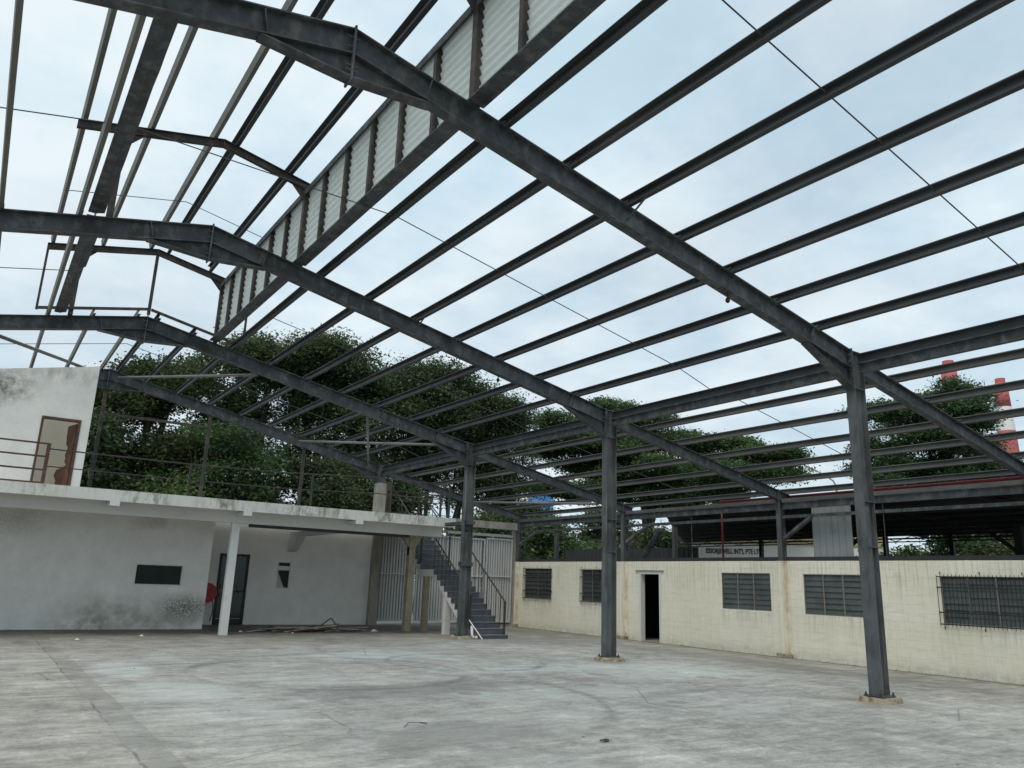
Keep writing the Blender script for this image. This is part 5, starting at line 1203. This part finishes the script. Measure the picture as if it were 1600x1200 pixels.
tree('broadleaf_tree', 'brownish green tree right beside the white upper wall, behind the deck', 'tree', (-5.5, 34, GB),
     profile_lobes(PA, 3.0, 34, 2.2, 34, 1, (0.9, 1.6)), 'leaf_brown', 2500, 30, 0.1, 0.34, [(-5.6, 34, 9, (-0.3, 0))], 0.26, GA, hollow=0.25)
tree('broadleaf_tree', 'tallest dark tree behind the deck, rising under the far end of the louvres', 'tree', (0.3, 34.5, GB),
     profile_lobes(PB, 3.2, 34.3, 2.6, 62, 2, (0.9, 1.7)), 'leaf_dark', 4900, 30, 0.1, 0.34, [(-0.3, 34.5, 11.5, (0.3, 0)), (1.9, 34.2, 10, (1.0, 0))], 0.3, GA, hollow=0.25)
tree('broadleaf_tree', 'broad dark tree with a rounded right edge behind the concrete column', 'tree', (9.2, 34, GB),
     profile_lobes(PC, 5.6, 34, 2.6, 72, 3, (1.0, 1.8))+[(14.2, 34, 9.4, 1.3, 1.4, 1.0), (14.4, 34, 8.2, 1.0, 1.2, 0.8), (13.0, 34, 9.2, 1.4, 1.2, 1.0)], 'leaf_dark', 5600, 30, 0.1, 0.35,
     [(6.6, 34, 9.5, (0.4, 0)), (8.0, 33.5, 10, (0.2, 0)), (9.4, 33.6, 9.5, (0.5, 0)), (10.8, 33.2, 9, (0.6, 0)), (12.2, 33.8, 9, (0.3, 0)), (5.2, 33.8, 9, (-0.3, 0))], 0.17, GA, hollow=0.25)
tree('understorey_tree', 'lower bright green tree between the brownish and the tallest tree', 'tree', (-3.5, 30.5, GB),
     lobes_of(-3.6, 30.5, 2.6, 8.2, 3.4, 2.0, 24, 4, (0.8, 1.4)), 'leaf_mid', 1500, 30, 0.1, 0.32, [(-3.5, 30.5, 6.5, (0, 0))], 0.16, 'understorey trees', hollow=0.25)
tree('understorey_tree', 'low dark tree behind the two-bar railing, under the tallest tree', 'tree', (2.6, 31, GB),
     lobes_of(2.6, 31, 2.6, 7.2, 3.6, 2.0, 22, 5, (0.8, 1.4)), 'leaf_dark', 1400, 30, 0.1, 0.32, [(2.6, 31, 6, (0.2, 0))], 0.16, 'understorey trees', hollow=0.25)
tree('understorey_tree', 'low dark tree between the concrete column and the tallest tree', 'tree', (7.0, 31.5, GB),
     lobes_of(6.4, 31.5, 2.6, 6.4, 2.6, 1.8, 16, 15, (0.8, 1.3)), 'leaf_dark', 800, 30, 0.115, 0.38, [(6.6, 31.5, 5, (0.2, 0))], 0.14, 'understorey trees', hollow=0.25)
tree('understorey_tree', 'small dark tree filling the gap next to the white upper wall edge', 'tree', (-8.0, 31, GB),
     lobes_of(-8.2, 31, 2.6, 8.0, 2.2, 2.0, 18, 14, (0.8, 1.4)), 'leaf_dark', 850, 30, 0.115, 0.38, [(-8.0, 31, 6, (0.2, 0))], 0.16, 'understorey trees', hollow=0.25)
tree('background_tree', 'small dark tree under the lean-to purlins below the blue building', 'tree', (23.6, 43.0, GB),
     lobes_of(23.0, 43.4, 1.5, 7.7, 4.6, 2.6, 30, 6, (1.1, 1.8)), 'leaf_dark', 1300, 30, 0.15, 0.48, [(23.6, 43, 7, (0, 0))], 0.2, 'background trees', hollow=0.25)
def plates(specs, seed, yr_):
    r_ = random.Random(seed); out = []
    for (x, y, z, rx) in specs:
        n = max(3, int(rx*2.0))
        for i in range(n):
            a_ = r_.uniform(0, 6.283); q = math.sqrt(r_.random()); s_ = r_.uniform(0.8, 1.25)
            out.append((x+math.cos(a_)*rx*q*0.8, y+math.sin(a_)*yr_*q*0.8, z+r_.uniform(-0.3, 0.3)-0.05*(q*rx)**1.3, s_*1.1, s_*1.1, s_*0.5))
    return out
SD = [(25.0, 34.6, 13.9, 3.0), (21.4, 35.3, 12.6, 2.6), (26.0, 32.3, 13.2, 2.6), (20.5, 35.1, 10.8, 2.4), (23.8, 33.9, 11.5, 3.4), (28.8, 33.5, 12.4, 2.8), (23.4, 36.2, 9.6, 3.0), (26.8, 34.2, 10.1, 3.4), (29.1, 30.4, 11.3, 2.4), (30.0, 28.6, 11.0, 3.0), (30.1, 25.7, 10.2, 2.4), (26.6, 29.6, 9.1, 3.4), (28.6, 26.4, 8.8, 3.2), (33.8, 27.8, 9.6, 1.8), (23.3, 33.7, 7.8, 3.0), (26.3, 30.5, 7.4, 3.2), (29.9, 29.2, 8.0, 2.8), (20.5, 35.1, 7.9, 1.8), (24.1, 33.2, 10.6, 3), (26.9, 33.0, 8.8, 3), (28.4, 29.5, 8.2, 3)]
SE = [(34.0, 14.3, 13.3, 1.4), (35.4, 16.5, 13.1, 1.4), (31.1, 17.0, 12.2, 1.5), (33.0, 13.8, 11.8, 2.0), (36.0, 18.6, 12.3, 1.4), (31.6, 17.1, 10.4, 1.8), (32.5, 14.8, 10.2, 2.2), (36.9, 15.1, 10.8, 1.6), (31.3, 17.6, 9.1, 1.8), (34.4, 16.8, 9.3, 2.3), (34.7, 14.4, 8.9, 2.2), (36.5, 13.0, 8.4, 1.8), (31.5, 17.3, 7.8, 2.0), (37.2, 17.2, 8.1, 2.7), (38.0, 14.6, 8.0, 2.3), (32.7, 16.0, 11.7, 1.4), (34.0, 15.0, 11.5, 1.8), (35.9, 18.8, 9.1, 2.0), (33.8, 14.7, 8.1, 2.2)]
tree('rain_tree', 'wide spreading rain tree with flat layered foliage beyond the cream wall', 'tree', (26.5, 32, GB), plates([(x, y, z+0.35, r_*1.08) for x, y, z, r_ in SD]+[(24.6, 34.2, 12.9, 2.6), (22.6, 34.8, 11.6, 2.4), (27.4, 32.6, 11.6, 2.6), (29.6, 29.0, 9.8, 2.8), (25.2, 32.6, 9.4, 3.0), (31.2, 27.4, 10.0, 2.4)], 8, 2.4), 'leaf_mid', 11500, 28, 0.1, 0.34,
     [(26.0, 32.4, 9.0, (0.3, -0.3)), (27.2, 31.2, 8.5, (1.6, -1.8))], 0.42, 'large trees beyond the wall', flat=0.4, hollow=0.25, droop=0.12)
tree('spreading_tree', 'deep green tree in front of the striped chimneys', 'tree', (34.5, 16.0, GB), plates(SE, 9, 1.8), 'leaf_right', 4800, 28, 0.1, 0.3,
     [(34.5, 16.0, 9.5, (0.2, 0.2)), (35.2, 15.2, 9.0, (0.8, -0.8))], 0.32, 'large trees beyond the wall', flat=0.5, hollow=0.25, droop=0.08)
# shrubs and hedge trees seen below the shed roof
for i, (x, y, zt, mt, lab) in enumerate(((32.4, 19.6, 3.5, 'leaf_bright', 'bright green shrub under the shed roof beside the nearest column'), (28.1, 15.1, 3.9, 'leaf_bright', 'bright green shrub under the shed roof above the wide barred window'), (27.4, 12.2, 5.2, 'leaf_right', 'dark green shrub in front of the low street lamp'), (26.5, 9.5, 5.4, 'leaf_dark', 'dark shrub past the low street lamp under the shed roof'), (22.6, 28.6, 5.0, 'leaf_dark', 'dark bare-stemmed shrub next to the lettered warehouse'), (12.1, 24.6, 4.6, 'leaf_mid', 'green shrub above the small barred windows'), (18.3, 27.3, 5.8, 'leaf_dark', 'dark shrub above the doorway side of the cream wall'), (12.7, 31.4, 5.5, 'leaf_dark', 'dark shrub seen over the corrugated gates'))):
    tree('shrub', lab, 'shrub', (x, y, GB), lobes_of(x, y, 0.8, zt, 2.4, 2.2, 14, 30+i, (0.7, 1.2)), mt, 520, 28, 0.11, 0.34, [(x, y, zt*0.7, (0.1, 0))], 0.1, 'shrubs beyond the walls', hollow=0.25)
